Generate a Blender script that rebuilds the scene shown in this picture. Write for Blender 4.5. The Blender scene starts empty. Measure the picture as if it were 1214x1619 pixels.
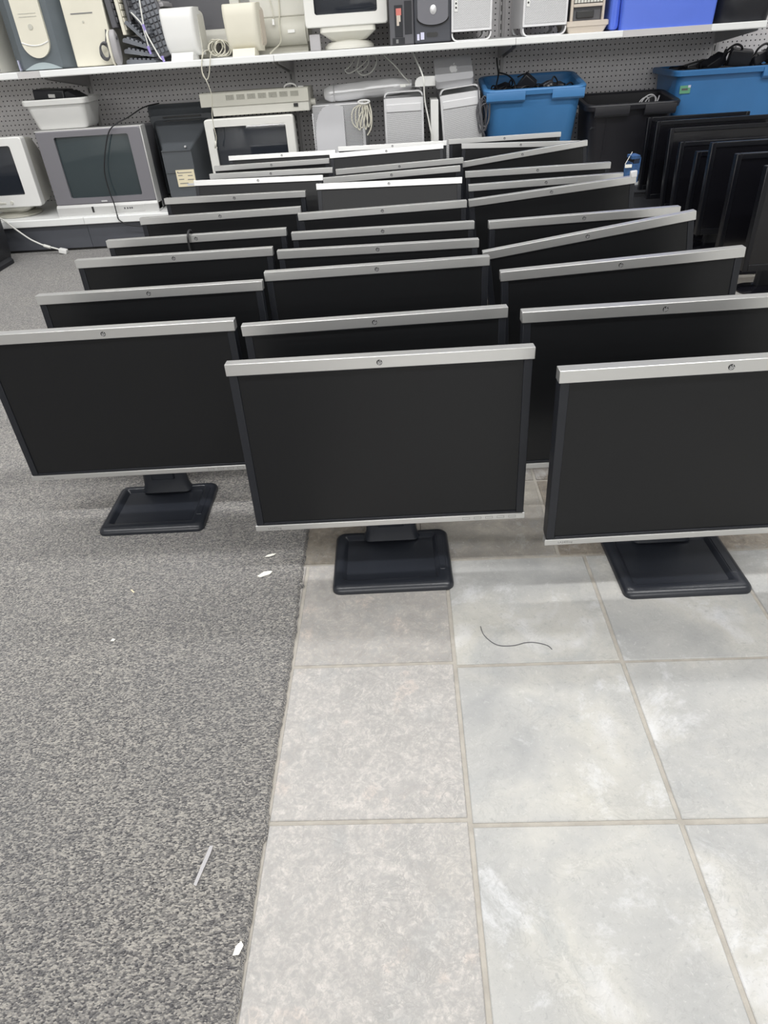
import bpy, bmesh, math, random
from mathutils import Matrix, Vector, Euler, noise
random.seed(7)
sc = bpy.context.scene
COL = sc.collection
PI = math.pi
def rad(a): return a * PI / 180

# ------------------------------------------------------------------ materials
def mat(name, col, rough=.5, metal=0, spec=.5, bump=0, bscale=200, coat=0, sheen=0, alpha=1, var=0, vscale=6):
    m = bpy.data.materials.new(name); m.use_nodes = True
    nt = m.node_tree; b = nt.nodes['Principled BSDF']
    b.inputs['Base Color'].default_value = (*col, 1)
    b.inputs['Roughness'].default_value = rough
    b.inputs['Metallic'].default_value = metal
    b.inputs['Specular IOR Level'].default_value = spec
    b.inputs['Coat Weight'].default_value = coat
    b.inputs['Sheen Weight'].default_value = sheen
    tc = nt.nodes.new('ShaderNodeTexCoord')
    if var:
        n = nt.nodes.new('ShaderNodeTexNoise'); n.inputs['Scale'].default_value = vscale; n.inputs['Detail'].default_value = 5
        nt.links.new(tc.outputs['Object'], n.inputs['Vector'])
        r = nt.nodes.new('ShaderNodeValToRGB')
        r.color_ramp.elements[0].position = .3; r.color_ramp.elements[1].position = .7
        r.color_ramp.elements[0].color = (*[c * (1 - var) for c in col], 1)
        r.color_ramp.elements[1].color = (*[min(1, c * (1 + var)) for c in col], 1)
        nt.links.new(n.outputs['Fac'], r.inputs['Fac']); nt.links.new(r.outputs['Color'], b.inputs['Base Color'])
    if bump:
        n = nt.nodes.new('ShaderNodeTexNoise'); n.inputs['Scale'].default_value = bscale; n.inputs['Detail'].default_value = 3
        nt.links.new(tc.outputs['Object'], n.inputs['Vector'])
        u = nt.nodes.new('ShaderNodeBump'); u.inputs['Strength'].default_value = bump; u.inputs['Distance'].default_value = .002
        nt.links.new(n.outputs['Fac'], u.inputs['Height']); nt.links.new(u.outputs['Normal'], b.inputs['Normal'])
    return m

class NG:
    """tiny node helper"""
    def __init__(s, name):
        s.m = bpy.data.materials.new(name); s.m.use_nodes = True; s.nt = s.m.node_tree
        s.b = s.nt.nodes['Principled BSDF']; s.tc = s.nt.nodes.new('ShaderNodeTexCoord').outputs['Object']
    def n(s, t, **k):
        o = s.nt.nodes.new(t)
        for a, v in k.items(): setattr(o, a, v)
        return o
    def l(s, a, b): s.nt.links.new(a, b)
    def noise(s, scale, detail=3, rough=.5, vec=None, dist=0):
        o = s.n('ShaderNodeTexNoise'); o.inputs['Scale'].default_value = scale; o.inputs['Detail'].default_value = detail
        o.inputs['Roughness'].default_value = rough; o.inputs['Distortion'].default_value = dist
        s.l(vec or s.tc, o.inputs['Vector']); return o.outputs['Fac']
    def ramp(s, fac, *st):
        o = s.n('ShaderNodeValToRGB'); e = o.color_ramp.elements
        while len(e) < len(st): e.new(.5)
        for x, (p, c) in zip(e, st): x.position = p; x.color = (*c, 1) if len(c) == 3 else c
        s.l(fac, o.inputs['Fac']); return o.outputs['Color']
    def mix(s, f, a, b, mode='MIX'):
        o = s.n('ShaderNodeMix', data_type='RGBA', blend_type=mode)
        for i, v in ((0, f), (6, a), (7, b)):
            if hasattr(v, 'links'): s.l(v, o.inputs[i])
            elif isinstance(v, (int, float)): o.inputs[i].default_value = v
            else: o.inputs[i].default_value = (*v, 1)
        return o.outputs[2]
    def math(s, op, a, b=0, c=0):
        o = s.n('ShaderNodeMath', operation=op)
        for i, v in enumerate((a, b, c)):
            if hasattr(v, 'links'): s.l(v, o.inputs[i])
            else: o.inputs[i].default_value = v
        return o.outputs[0]
    def bump(s, h, st, d):
        o = s.n('ShaderNodeBump'); o.inputs['Strength'].default_value = st; o.inputs['Distance'].default_value = d
        s.l(h, o.inputs['Height']); s.l(o.outputs['Normal'], s.b.inputs['Normal'])
    def col(s, c): s.l(c, s.b.inputs['Base Color'])

def g(v): return (v, v, v)
def make_carpet():
    k = NG('carpet_loop_pile')
    v = k.n('ShaderNodeTexVoronoi'); v.inputs['Scale'].default_value = 420; v.inputs['Randomness'].default_value = 1
    mp = k.n('ShaderNodeMapping'); mp.inputs['Scale'].default_value = (.66, 1.2, 1); k.l(k.tc, mp.inputs['Vector'])
    k.l(mp.outputs[0], v.inputs['Vector'])
    sep = k.n('ShaderNodeSeparateColor'); k.l(v.outputs['Color'], sep.inputs[0])
    n1 = k.noise(210, 5, .75, mp.outputs[0])
    f = k.math('ADD', k.math('MULTIPLY', sep.outputs[0], .5), k.math('MULTIPLY', n1, .5))
    c = k.ramp(f, (.25, (.055, .053, .057)), (.41, (.140, .134, .130)), (.54, (.235, .224, .210)), (.74, (.47, .44, .395)))
    big = k.noise(3.2, 3)
    c = k.mix(k.ramp(big, (.35, g(0)), (.7, g(.28))), c, (.13, .13, .14))
    k.col(c)
    h = k.math('SUBTRACT', 1, k.math('MULTIPLY', v.outputs['Distance'], 1.3))
    k.bump(h, .8, .004)
    k.b.inputs['Roughness'].default_value = .95; k.b.inputs['Specular IOR Level'].default_value = .1
    k.b.inputs['Sheen Weight'].default_value = .4; k.b.inputs['Sheen Roughness'].default_value = .5
    return k.m
def make_tile():
    k = NG('slate_look_tile')
    at = k.n('ShaderNodeAttribute', attribute_name='tone')
    sep = k.n('ShaderNodeSeparateColor'); k.l(at.outputs['Color'], sep.inputs[0])
    brown, rnd, lite = sep.outputs[0], sep.outputs[1], sep.outputs[2]
    off = k.n('ShaderNodeVectorMath', operation='MULTIPLY_ADD')
    cmb = k.n('ShaderNodeCombineXYZ')
    k.l(k.math('MULTIPLY', rnd, 37), cmb.inputs[0]); k.l(k.math('MULTIPLY', rnd, 91), cmb.inputs[1])
    k.l(k.tc, off.inputs[0]); off.inputs[1].default_value = (1, 1, 1); k.l(cmb.outputs[0], off.inputs[2])
    v = off.outputs[0]
    big = k.noise(5.5, 4, .6, v, .4); mid = k.noise(33, 7, .72, v, .7); fine = k.noise(130, 5, .72, v, .9)
    grey = k.ramp(big, (.30, (.335, .338, .335)), (.46, (.405, .403, .392)), (.58, (.47, .462, .435)), (.72, (.60, .60, .61)))
    brn = k.ramp(mid, (.26, (.31, .297, .285)), (.47, (.405, .387, .370)), (.60, (.485, .458, .434)), (.74, (.55, .52, .49)))
    old = k.ramp(mid, (.28, (.135, .116, .096)), (.5, (.225, .195, .160)), (.7, (.34, .297, .24)))
    c = k.mix(brown, grey, brn)
    c = k.mix(k.math('GREATER_THAN', brown, .99), c, c)
    c = k.mix(lite, c, old)
    # yellowish and pink stains with their own shapes
    ye = k.noise(3.1, 2, .5, v); c = k.mix(k.ramp(ye, (.56, g(0)), (.72, g(.24))), c, (.56, .53, .44))
    wh = k.noise(6.0, 9, .74, v, .4); c = k.mix(k.math('MULTIPLY', k.ramp(wh, (.55, g(0)), (.64, g(.42))), k.math('SUBTRACT', 1, brown)), c, (.70, .71, .73))
    sm = k.noise(7.5, 8, .7, v, .4); c = k.mix(k.ramp(sm, (.30, g(.55)), (.45, g(0))), c, (.33, .345, .35))
    pk = k.noise(15, 3, .5, v); c = k.mix(k.math('MULTIPLY', k.ramp(pk, (.62, g(0)), (.68, g(.34))), brown), c, (.60, .50, .44))
    # flaky slate texture: thin dark creases and pale flecks
    ridge = k.math('ABSOLUTE', k.math('SUBTRACT', k.noise(22, 8, .74, v, 1.0), .5))
    crease = k.ramp(ridge, (.0, g(.75)), (.035, g(0)))
    patch = k.ramp(k.noise(8, 3, .5, v), (.42, g(0)), (.62, g(1)))
    c = k.mix(k.math('MULTIPLY', crease, k.math('MULTIPLY', patch, k.math('ADD', .45, k.math('MULTIPLY', brown, .55)))), c, (.26, .26, .25))
    c = k.mix(k.ramp(fine, (.30, g(.5)), (.44, g(0))), c, (.27, .275, .27))
    c = k.mix(k.ramp(fine, (.58, g(0)), (.72, g(.35))), c, (.70, .69, .66))
    c = k.mix(k.math('MULTIPLY', k.ramp(fine, (.42, g(.7)), (.56, g(0))), brown), c, (.33, .325, .315))
    k.col(c)
    k.l(k.ramp(mid, (.3, g(.42)), (.7, g(.62))), k.b.inputs['Roughness'])
    k.b.inputs['Specular IOR Level'].default_value = .35
    k.bump(k.math('ADD', k.math('MULTIPLY', mid, .8), k.math('MULTIPLY', fine, .5)), .35, .0025)
    return k.m
def make_pegboard():
    k = NG('pegboard_grey')
    sx = k.n('ShaderNodeSeparateXYZ'); k.l(k.tc, sx.inputs[0])
    P = .0254
    fx = k.math('SUBTRACT', k.math('FRACT', k.math('DIVIDE', k.math('ADD', sx.outputs[0], 50 * P), P)), .5)
    fz = k.math('SUBTRACT', k.math('FRACT', k.math('DIVIDE', sx.outputs[2], P)), .5)
    d = k.math('SQRT', k.math('ADD', k.math('MULTIPLY', fx, fx), k.math('MULTIPLY', fz, fz)))
    hole = k.math('LESS_THAN', d, .15)
    n = k.noise(30, 3)
    base = k.ramp(n, (.3, (.72, .70, .705)), (.7, (.79, .77, .775)))
    k.col(k.mix(hole, base, (.035, .035, .04)))
    k.b.inputs['Roughness'].default_value = .6
    return k.m
def make_brushed(name, c, rough, perf=False):
    k = NG(name)
    mp = k.n('ShaderNodeMapping'); mp.inputs['Scale'].default_value = (4, 4, 260); k.l(k.tc, mp.inputs['Vector'])
    n = k.noise(1, 4, .6, mp.outputs[0])
    cc = k.ramp(n, (.3, tuple(x * .92 for x in c)), (.7, c))
    if perf:
        sx = k.n('ShaderNodeSeparateXYZ'); k.l(k.tc, sx.inputs[0]); P = perf
        iz = k.math('FLOOR', k.math('DIVIDE', sx.outputs[2], P))
        sh = k.math('MULTIPLY', k.math('MODULO', iz, 2), .5)
        fx = k.math('SUBTRACT', k.math('FRACT', k.math('ADD', k.math('DIVIDE', k.math('ADD', sx.outputs[0], 10), P), sh)), .5)
        fz = k.math('SUBTRACT', k.math('FRACT', k.math('DIVIDE', sx.outputs[2], P)), .5)
        d = k.math('SQRT', k.math('ADD', k.math('MULTIPLY', fx, fx), k.math('MULTIPLY', fz, fz)))
        cc = k.mix(k.math('LESS_THAN', d, .30), cc, (.05, .05, .055))
    k.col(cc)
    k.b.inputs['Metallic'].default_value = .2; k.b.inputs['Roughness'].default_value = rough
    return k.m

M = dict(
 silver=mat('silver_plastic', (.62, .62, .61), .34, .82),
 bezel=mat('black_bezel_plastic', (.011, .0125, .017), .40, spec=.4, bump=.05, bscale=1500),
 screen=mat('matte_black_screen', (.0098, .0102, .0112), .30, spec=.27),
 basep=mat('black_base_plastic', (.017, .0195, .026), .29, spec=.55, bump=.04, bscale=1200),
 badge=mat('dark_badge', (.03, .03, .03), .3),
 ink=mat('grey_print', (.20, .20, .20), .6),
 black=mat('black_plastic', (.013, .014, .019), .40, bump=.08, bscale=700),
 gloss=mat('glossy_black', (.008, .008, .011), .12),
 charcoal=mat('charcoal_shell', (.085, .094, .104), .42, bump=.06, bscale=400),
 glossb=mat('dark_gloss_bezel', (.005, .0055, .008), .28, spec=.35),
 dscreen=mat('dark_lcd', (.006, .006, .008), .16),
 rubber=mat('black_cable', (.012, .012, .014), .5),
 slate=mat('slate_plastic', (.115, .135, .150), .45, bump=.05, bscale=600, var=.08),
 slatelt=mat('slate_grey_light', (.36, .42, .44), .35),
 navy=mat('charcoal_plastic', (.055, .058, .070), .42, bump=.05, bscale=600),
 navylt=mat('charcoal_satin', (.16, .16, .18), .38),
 cream=mat('aged_cream_plastic', (.73, .70, .59), .5, bump=.05, bscale=500, var=.04),
 beige=mat('beige_plastic', (.66, .65, .59), .5, bump=.05, bscale=500, var=.05),
 beige2=mat('grey_beige_plastic', (.54, .53, .465), .5, bump=.05, bscale=500, var=.06),
 pinkb=mat('pinkish_beige_plastic', (.60, .53, .45), .5, var=.06),
 white=mat('white_plastic', (.80, .80, .78), .42, bump=.03, bscale=500),
 shelf=mat('white_enamel_shelf', (.84, .85, .84), .35, var=.03),
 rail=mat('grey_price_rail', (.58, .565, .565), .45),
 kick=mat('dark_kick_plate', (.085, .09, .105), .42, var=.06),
 grey=mat('grey_plastic', (.38, .37, .38), .45, bump=.05, bscale=500, var=.05),
 greyd=mat('dark_grey_plastic', (.10, .10, .11), .5, bump=.05, bscale=500),
 keyg=mat('grey_key_plastic', (.15, .16, .18), .5),
 tvs=mat('tv_grey_frame', (.205, .20, .22), .38, .1),
 tvl=mat('tv_silver', (.58, .58, .57), .36, .15),
 crt=mat('crt_glass', (.035, .050, .056), .07, spec=.6, coat=.5),
 crt2=mat('crt_glass_dark', (.022, .026, .034), .06, spec=.6, coat=.5),
 alu=make_brushed('brushed_aluminium', (.78, .78, .79), .34),
 perf=make_brushed('perforated_aluminium', (.60, .60, .61), .35, .0072),
 perff=make_brushed('fine_perforated_aluminium', (.76, .76, .77), .36, .0042),
 alug=mat('dull_aluminium', (.50, .50, .515), .4, .1),
 emb=mat('emblem_white', (.93, .93, .93), .35),
 offw=mat('off_white_casing', (.75, .745, .71), .48, bump=.04, bscale=500),
 aluframe=mat('aluminium_edge', (.72, .72, .73), .3, .4),
 blue=mat('blue_tote_plastic', (.062, .215, .47), .38, bump=.04, bscale=300, var=.06),
 blue2=mat('deep_blue_tote_plastic', (.045, .180, .42), .4, bump=.04, bscale=300, var=.06),
 royal=mat('royal_blue_plastic', (.105, .19, .74), .35, var=.04),
 binblk=mat('black_tote_plastic', (.013, .013, .017), .42, bump=.06, bscale=300),
 cablew=mat('white_cable', (.72, .72, .68), .45),
 cableb=mat('beige_cable', (.58, .56, .47), .5),
 cableg=mat('grey_cable', (.33, .33, .34), .5),
 purple=mat('purple_connector', (.33, .27, .62), .4),
 foil=mat('clear_silver_wrap', (.86, .86, .87), .24, .2, bump=.6, bscale=26),
 foam=mat('pale_grey_foam_sheet', (.60, .60, .62), .6),
 paper=mat('paper_scrap', (.80, .79, .72), .8),
 vent=mat('vent_shadow_beige', (.34, .335, .29), .6),
 label=mat('cream_label', (.78, .70, .50), .6),
 green=mat('green_label', (.13, .36, .21), .5),
 red=mat('red_label', (.66, .20, .17), .5),
 lilac=mat('lilac_label', (.62, .62, .78), .5),
 cardblue=mat('blue_card', (.02, .075, .20), .4, var=.3, vscale=90),
 grout=mat('tan_grout', (.385, .36, .32), .9, bump=.4, bscale=400, var=.12, vscale=40),
 wallp=mat('off_white_wall', (.50, .50, .49), .8),
 walld=mat('grey_back_wall', (.22, .22, .22), .8),
 ceil=mat('white_ceiling', (.62, .62, .62), .9),
 carpet=make_carpet(), tile=make_tile(), peg=make_pegboard(),
)

# ------------------------------------------------------------------ mesh helpers
class B:
    def __init__(s): s.bm = bmesh.new(); s.mi = 0
    def _fin(s, vs, T):
        if T is not None: bmesh.ops.transform(s.bm, matrix=T, verts=vs)
        for v in vs:
            for f in v.link_faces: f.material_index = s.mi; f.smooth = True
        return s
    def box(s, x0, x1, y0, y1, z0, z1, bev=0, seg=2, T=None):
        n0 = len(s.bm.verts); bm = s.bm
        vs = [bm.verts.new((x, y, z)) for z in (z0, z1) for y in (y0, y1) for x in (x0, x1)]
        fs = [bm.faces.new([vs[i] for i in q]) for q in ((0, 2, 3, 1), (4, 5, 7, 6), (0, 1, 5, 4), (2, 6, 7, 3), (0, 4, 6, 2), (1, 3, 7, 5))]
        if bev:
            es = list({e for f in fs for e in f.edges})
            r = bmesh.ops.bevel(bm, geom=es, offset=bev, segments=seg, profile=.5, affect='EDGES')
            vs = list({v for v in r['verts']} | {v for v in vs if v.is_valid})
        faces = {f for v in vs for f in v.link_faces}
        for f in faces: f.normal_update()
        plane = [f for f in faces if max(abs(c) for c in f.normal) > .999]     # the six flat sides stay flat shaded
        s._fin(vs, T)
        for f in plane: f.smooth = False
        return s
    def loft(s, rings, cap=True, closed=True, T=None):
        bm = s.bm; R = [[bm.verts.new(p) for p in r] for r in rings]
        n = len(R[0])
        for a, b in zip(R, R[1:]):
            for i in range(n if closed else n - 1):
                j = (i + 1) % n
                try: bm.faces.new((a[i], a[j], b[j], b[i]))
                except ValueError: pass
        if cap:
            bm.faces.new(R[0][::-1]); bm.faces.new(R[-1])
        return s._fin([v for r in R for v in r], T)
    def prism(s, poly, axis, a, b, T=None):
        def p(u, v, w): return (u, w, v) if axis == 'y' else ((w, u, v) if axis == 'x' else (u, v, w))
        return s.loft([[p(u, v, a) for u, v in poly], [p(u, v, b) for u, v in poly]], T=T)
    def tube(s, pts, r, n=8, sub=6, closed=False, T=None):
        P = [Vector(p) for p in pts]
        if sub > 1 and len(P) > 2: P = catmull(P, sub, closed)
        rings = []; up = Vector((0, 0, 1)); N = len(P); prev = None
        for i, p in enumerate(P):
            a = P[(i - 1) % N] if closed else P[max(i - 1, 0)]; b = P[(i + 1) % N] if closed else P[min(i + 1, N - 1)]
            t = (b - a)
            t = t.normalized() if t.length > 1e-9 else Vector((0, 0, 1))
            if prev is None:
                u = t.cross(up)
                if u.length < .1: u = t.cross(Vector((1, 0, 0)))
            else: u = prev - t * prev.dot(t)
            u.normalize(); prev = u; w = t.cross(u)
            rr = r(i / (N - 1)) if callable(r) else r
            rings.append([p + (u * math.cos(2 * PI * k / n) + w * math.sin(2 * PI * k / n)) * rr for k in range(n)])
        if closed: rings.append(rings[0]); return s.loft(rings, cap=False, T=T)
        return s.loft(rings, T=T)
    def lathe(s, prof, c=(0, 0, 0), n=32, sx=1, sy=1, T=None):
        return s.loft([[(c[0] + r * sx * math.cos(2 * PI * k / n), c[1] + r * sy * math.sin(2 * PI * k / n), c[2] + z) for k in range(n)] for r, z in prof], T=T)
    def disc_y(s, cx, cz, y0, y1, r, n=28, sx=1, T=None):
        return s.prism([(cx + r * sx * math.cos(2 * PI * k / n), cz + r * math.sin(2 * PI * k / n)) for k in range(n)], 'y', y0, y1, T)
    def grid(s, fn, nu, nv, T=None):
        bm = s.bm; V = [[bm.verts.new(fn(u / nu, v / nv)) for u in range(nu + 1)] for v in range(nv + 1)]
        for j in range(nv):
            for i in range(nu): bm.faces.new((V[j][i], V[j][i + 1], V[j + 1][i + 1], V[j + 1][i]))
        return s._fin([v for r in V for v in r], T)
    def m(s, i): s.mi = i; return s
def catmull(P, sub, closed=False):
    out = []; N = len(P)
    for i in range(N if closed else N - 1):
        a, b, c, d = (P[(i - 1) % N], P[i], P[(i + 1) % N], P[(i + 2) % N]) if closed else (P[max(i - 1, 0)], P[i], P[i + 1], P[min(i + 2, N - 1)])
        for k in range(sub):
            t = k / sub
            out.append(.5 * ((2 * b) + (c - a) * t + (2 * a - 5 * b + 4 * c - d) * t * t + (3 * b - a - 3 * c + d) * t ** 3))
    if not closed: out.append(P[-1].copy())
    return out
def rr(x0, x1, z0, z1, r, n=5):
    rs = r if isinstance(r, (tuple, list)) else (r,) * 4     # bl, br, tr, tl
    o = []
    for (cx, cz, a, q) in ((x0, z0, 180, rs[0]), (x1, z0, 270, rs[1]), (x1, z1, 0, rs[2]), (x0, z1, 90, rs[3])):
        px = cx + (q if cx == x0 else -q); pz = cz + (q if cz == z0 else -q)
        for k in range(n + 1):
            t = rad(a + 90 * k / n); o.append((px + q * math.cos(t), pz + q * math.sin(t)))
    return o
def rrz(x0, x1, y0, y1, r, z, n=5): return [(x, y, z) for x, y in rr(x0, x1, y0, y1, r, n)]
def rry(x0, x1, z0, z1, r, y, n=5): return [(x, y, z) for x, z in rr(x0, x1, z0, z1, r, n)]

def obj(name, b, mats, parent=None, loc=(0, 0, 0), rot=(0, 0, 0), label=None, flat=False):
    me = bpy.data.meshes.new(name)
    bmesh.ops.remove_doubles(b.bm, verts=b.bm.verts, dist=1e-6)
    bmesh.ops.recalc_face_normals(b.bm, faces=b.bm.faces)
    sm = [f.smooth for f in b.bm.faces]
    b.bm.to_mesh(me); b.bm.free()
    for mm in (mats if isinstance(mats, (list, tuple)) else [mats]): me.materials.append(M[mm])
    if not flat:
        me.set_sharp_from_angle(angle=rad(32)); me.polygons.foreach_set('use_smooth', sm)
    else: me.polygons.foreach_set('use_smooth', [False] * len(me.polygons))
    o = bpy.data.objects.new(name, me); COL.objects.link(o)
    o.location = loc; o.rotation_euler = rot
    if parent: o.parent = parent
    if label: o['label'] = label
    return o
def tag(o, label, cat, group=None):
    o['label'] = label; o['category'] = cat
    if group: o['group'] = group
    return o
def thing(name, label, cat, loc=(0, 0, 0), rotz=0, group=None):
    o = bpy.data.objects.new(name, None); COL.objects.link(o); o.empty_display_size = .05
    o.location = loc; o.rotation_euler = (0, 0, rotz)
    return tag(o, label, cat, group)
def struct(name, b, mm, flat=True, label=None):
    o = obj(name, b, mm, flat=flat); o['kind'] = 'structure'
    if label: o['label'] = label
    return o
def text_mesh(txt, size, depth=.0002, shear=0):
    c = bpy.data.curves.new('t', 'FONT'); c.body = txt; c.size = size; c.extrude = depth; c.align_x = 'CENTER'; c.align_y = 'CENTER'; c.shear = shear
    c.resolution_u = 3
    o = bpy.data.objects.new('t', c); COL.objects.link(o)
    dg = bpy.context.evaluated_depsgraph_get(); me = bpy.data.meshes.new_from_object(o.evaluated_get(dg))
    bpy.data.objects.remove(o); bpy.data.curves.remove(c)
    return me
def add_text(b, txt, size, T, depth=.0002, shear=0):
    me = text_mesh(txt, size, depth, shear); n0 = len(b.bm.verts); b.bm.from_mesh(me)
    b.bm.verts.ensure_lookup_table(); vs = b.bm.verts[n0:]
    b._fin(vs, T); bpy.data.meshes.remove(me)
FRONT = Matrix.Rotation(PI / 2, 4, 'X')     # xy-plane lettering turned to face -Y
def front(x, y, z): return Matrix.Translation((x, y, z)) @ FRONT

# ------------------------------------------------------------------ setting
TY = rad(.48); TN = (.0573, 1.1429); TS = .305
def tile_floor():
    bm = bmesh.new(); lay = bm.loops.layers.color.new('tone')
    c, s = math.cos(TY), math.sin(TY)
    def tile(x0, x1, y0, y1, tone):
        gp = .0036; e = .0014
        rings = []
        for d, z in ((0, -.006), (0, -.0012), (e, 0)):
            rings.append([bm.verts.new((TN[0] + x * c - y * s, TN[1] + x * s + y * c, z)) for x, y in
                          ((x0 + gp + d, y0 + gp + d), (x1 - gp - d, y0 + gp + d), (x1 - gp - d, y1 - gp - d), (x0 + gp + d, y1 - gp - d))])
        fs = [bm.faces.new(rings[-1])]
        for a, b in zip(rings, rings[1:]):
            for i in range(4): fs.append(bm.faces.new((a[i], a[(i + 1) % 4], b[(i + 1) % 4], b[i])))
        for f in fs:
            for l in f.loops: l[lay] = tone
    for i in range(-2, 13):                      # newer tiles in front
        for j in range(0, 40):
            dy = .009 if i < 0 else (0 if i == 0 else random.uniform(-.002, .002)); dx = .003 if i < 0 else 0
            tile(i * TS - (.0 if i < 0 else 0), (i + 1) * TS, -(j + 1) * TS + dy, -j * TS + (0 if j == 0 else dy),
                 (1.0 if i < 0 else random.choice((0, 0, .12)), random.random(), (.55 if j == 0 else .06) if i < 0 else (.10 if j == 0 else 0), 1))
    for i in range(-3, 12):                      # older brown tiles behind
        for j in range(0, 13):
            x = .2507 + i * TS
            tile(x, x + TS, j * TS + (.0 if j else .0), (j + 1) * TS, (.3, random.random(), random.uniform(.75, 1), 1))
    me = bpy.data.meshes.new('floor'); bm.to_mesh(me); bm.free(); me.materials.append(M['tile'])
    o = bpy.data.objects.new('floor', me); COL.objects.link(o); o['kind'] = 'structure'
    b = B().box(-4.6, 3.9, -11.0, 4.9, -.05, -.0022)
    o2 = struct('floor_grout', b, 'grout')
tile_floor()

def carpet():
    bm = bmesh.new(); rng = random.Random(3)
    pts = []
    y = -11.0
    while y < 4.9:
        base = -.2385 - .009 * max(0, min(1, (y - .2) / .5)) - max(0, y - .85) * .033
        base += .0022 * noise.noise((y * 9, 1, 0)) + .0032 * noise.noise((y * 40, 3, 0)) + rng.uniform(-.0012, .0012)
        if 1.06 < y < 1.075: base += .006
        if .51 < y < .55: base += .004
        pts.append((base, y)); y += .006 if y > -.6 else .1
    top = []; low = []; far = []
    for x, y in pts:
        top.append(bm.verts.new((x - .004, y, .0075))); low.append(bm.verts.new((x + .001, y, 0))); far.append(bm.verts.new((-4.6, y, .0075)))
    for i in range(len(pts) - 1):
        bm.faces.new((top[i], top[i + 1], far[i + 1], far[i])); bm.faces.new((low[i], low[i + 1], top[i + 1], top[i]))
    bmesh.ops.recalc_face_normals(bm, faces=bm.faces)
    me = bpy.data.meshes.new('floor_carpet'); bm.to_mesh(me); bm.free(); me.materials.append(M['carpet'])
    o = bpy.data.objects.new('floor_carpet', me); COL.objects.link(o); o['kind'] = 'structure'
    o['label'] = 'grey flecked loop carpet with a frayed edge against the tiles'
carpet()
struct('wall_back', B().box(-4.7, 4.0, 4.90, 5.0, -.05, 2.8), 'walld')
struct('wall_left', B().box(-4.7, -4.6, -11.1, 4.9, -.05, 2.8), 'wallp')
struct('wall_right', B().box(3.9, 4.0, -11.1, 4.9, -.05, 2.8), 'wallp')
struct('wall_front', B().box(-4.6, 3.9, -11.1, -11.0, -.05, 2.8), 'wallp')
struct('ceiling', B().box(-4.7, 4.0, -11.1, 5.0, 2.8, 2.9), 'ceil')

# ------------------------------------------------------------------ gondola shelving
GX = -1.8663; GW = 1.219; GF = 4.084; GB = 4.68; ZS = .897; ZD = .190
def gondola(k, desc, upper=True):
    x0 = GX + k * GW; x1 = x0 + GW; mx = (x0 + x1) / 2
    t = thing('pegboard_bay', 'grey pegboard bay with slotted uprights ' + desc, 'pegboard', (mx, GB, 0), 0, 'pegboard bays along the back wall')
    h = GW / 2 - .001
    obj('pegboard_panel', B().box(-h + .016, h - .016, 0, .012, .0, 1.75), 'peg', t)
    for sx in (-1, 1):
        b = B().box(sx * h - .015 if sx > 0 else -h, h if sx > 0 else -h + .015, -.003, .05, 0, 1.78)
        b.m(1)
        for i in range(34 if sx > 0 else 0):
            z = .3 + i * .042
            b.box(sx * (h - .0045) - .0025, sx * (h - .0045) + .0025, -.0042, -.002, z, z + .027)
        obj('upright', b, ['rail', 'badge'], t)
    f = GF - GB
    if upper:
        t = thing('wall_shelf', 'white metal upper shelf board ' + desc, 'shelf', (mx, GB, 0), 0, 'upper shelf boards on the pegboard')
        obj('shelf_board', B().box(-h, h, f + .012, -.006, ZS - .024, ZS, .002), 'shelf', t)
        prof = [(f + .012, ZS), (f + .003, ZS), (f, ZS - .003), (f, ZS - .026), (f + .003, ZS - .030), (f + .012, ZS - .030)]
        segs = [(-h, h)]; rails = []
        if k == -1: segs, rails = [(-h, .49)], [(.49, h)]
        if k == 2: segs, rails = [(-h, -.085), (.345, h)], [(-.085, .345)]  # grey stretch here stands in for shade on the white lip
        for a, c in segs: obj('price_channel', B().prism(prof, 'x', a, c), 'shelf', t)
        for a, c in rails: obj('bare_or_shaded_rail', B().prism([(f + .012, ZS), (f + .007, ZS - .001), (f + .007, ZS - .029), (f + .012, ZS - .030)], 'x', a, c), 'rail', t, label='grey lip stretch, bare rail at far left, painted shade at right')
        for sx in (-1, 1):
            xx = sx * (h - .012)
            obj('bracket', B().prism([(-.006, ZS - .10), (-.006, ZS - .024), (f + .05, ZS - .024), (f + .06, ZS - .040)], 'x', xx - .0015, xx + .0015), 'rail', t)
    t = thing('base_shelf', 'white metal base shelf with dark kick plate ' + desc, 'shelf', (mx, GB, 0), 0, 'base shelves along the floor')
    obj('base_deck', B().box(-h, h, f + .010, -.006, ZD - .02, ZD, .002), 'shelf', t)
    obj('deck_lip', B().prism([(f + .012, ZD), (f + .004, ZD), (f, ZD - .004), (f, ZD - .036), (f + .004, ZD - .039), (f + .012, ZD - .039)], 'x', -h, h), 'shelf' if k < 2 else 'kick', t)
    obj('kick_plate', B().box(-h, h, f + .022, f + .035, .022, ZD - .02), 'kick', t)
    obj('foot_strip', B().box(-h, h, f + .036, f + .06, .008, .03), 'badge', t)
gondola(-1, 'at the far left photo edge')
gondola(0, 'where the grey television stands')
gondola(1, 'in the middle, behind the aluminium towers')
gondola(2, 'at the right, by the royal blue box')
gondola(3, 'at the far right photo edge', upper=False)

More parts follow.
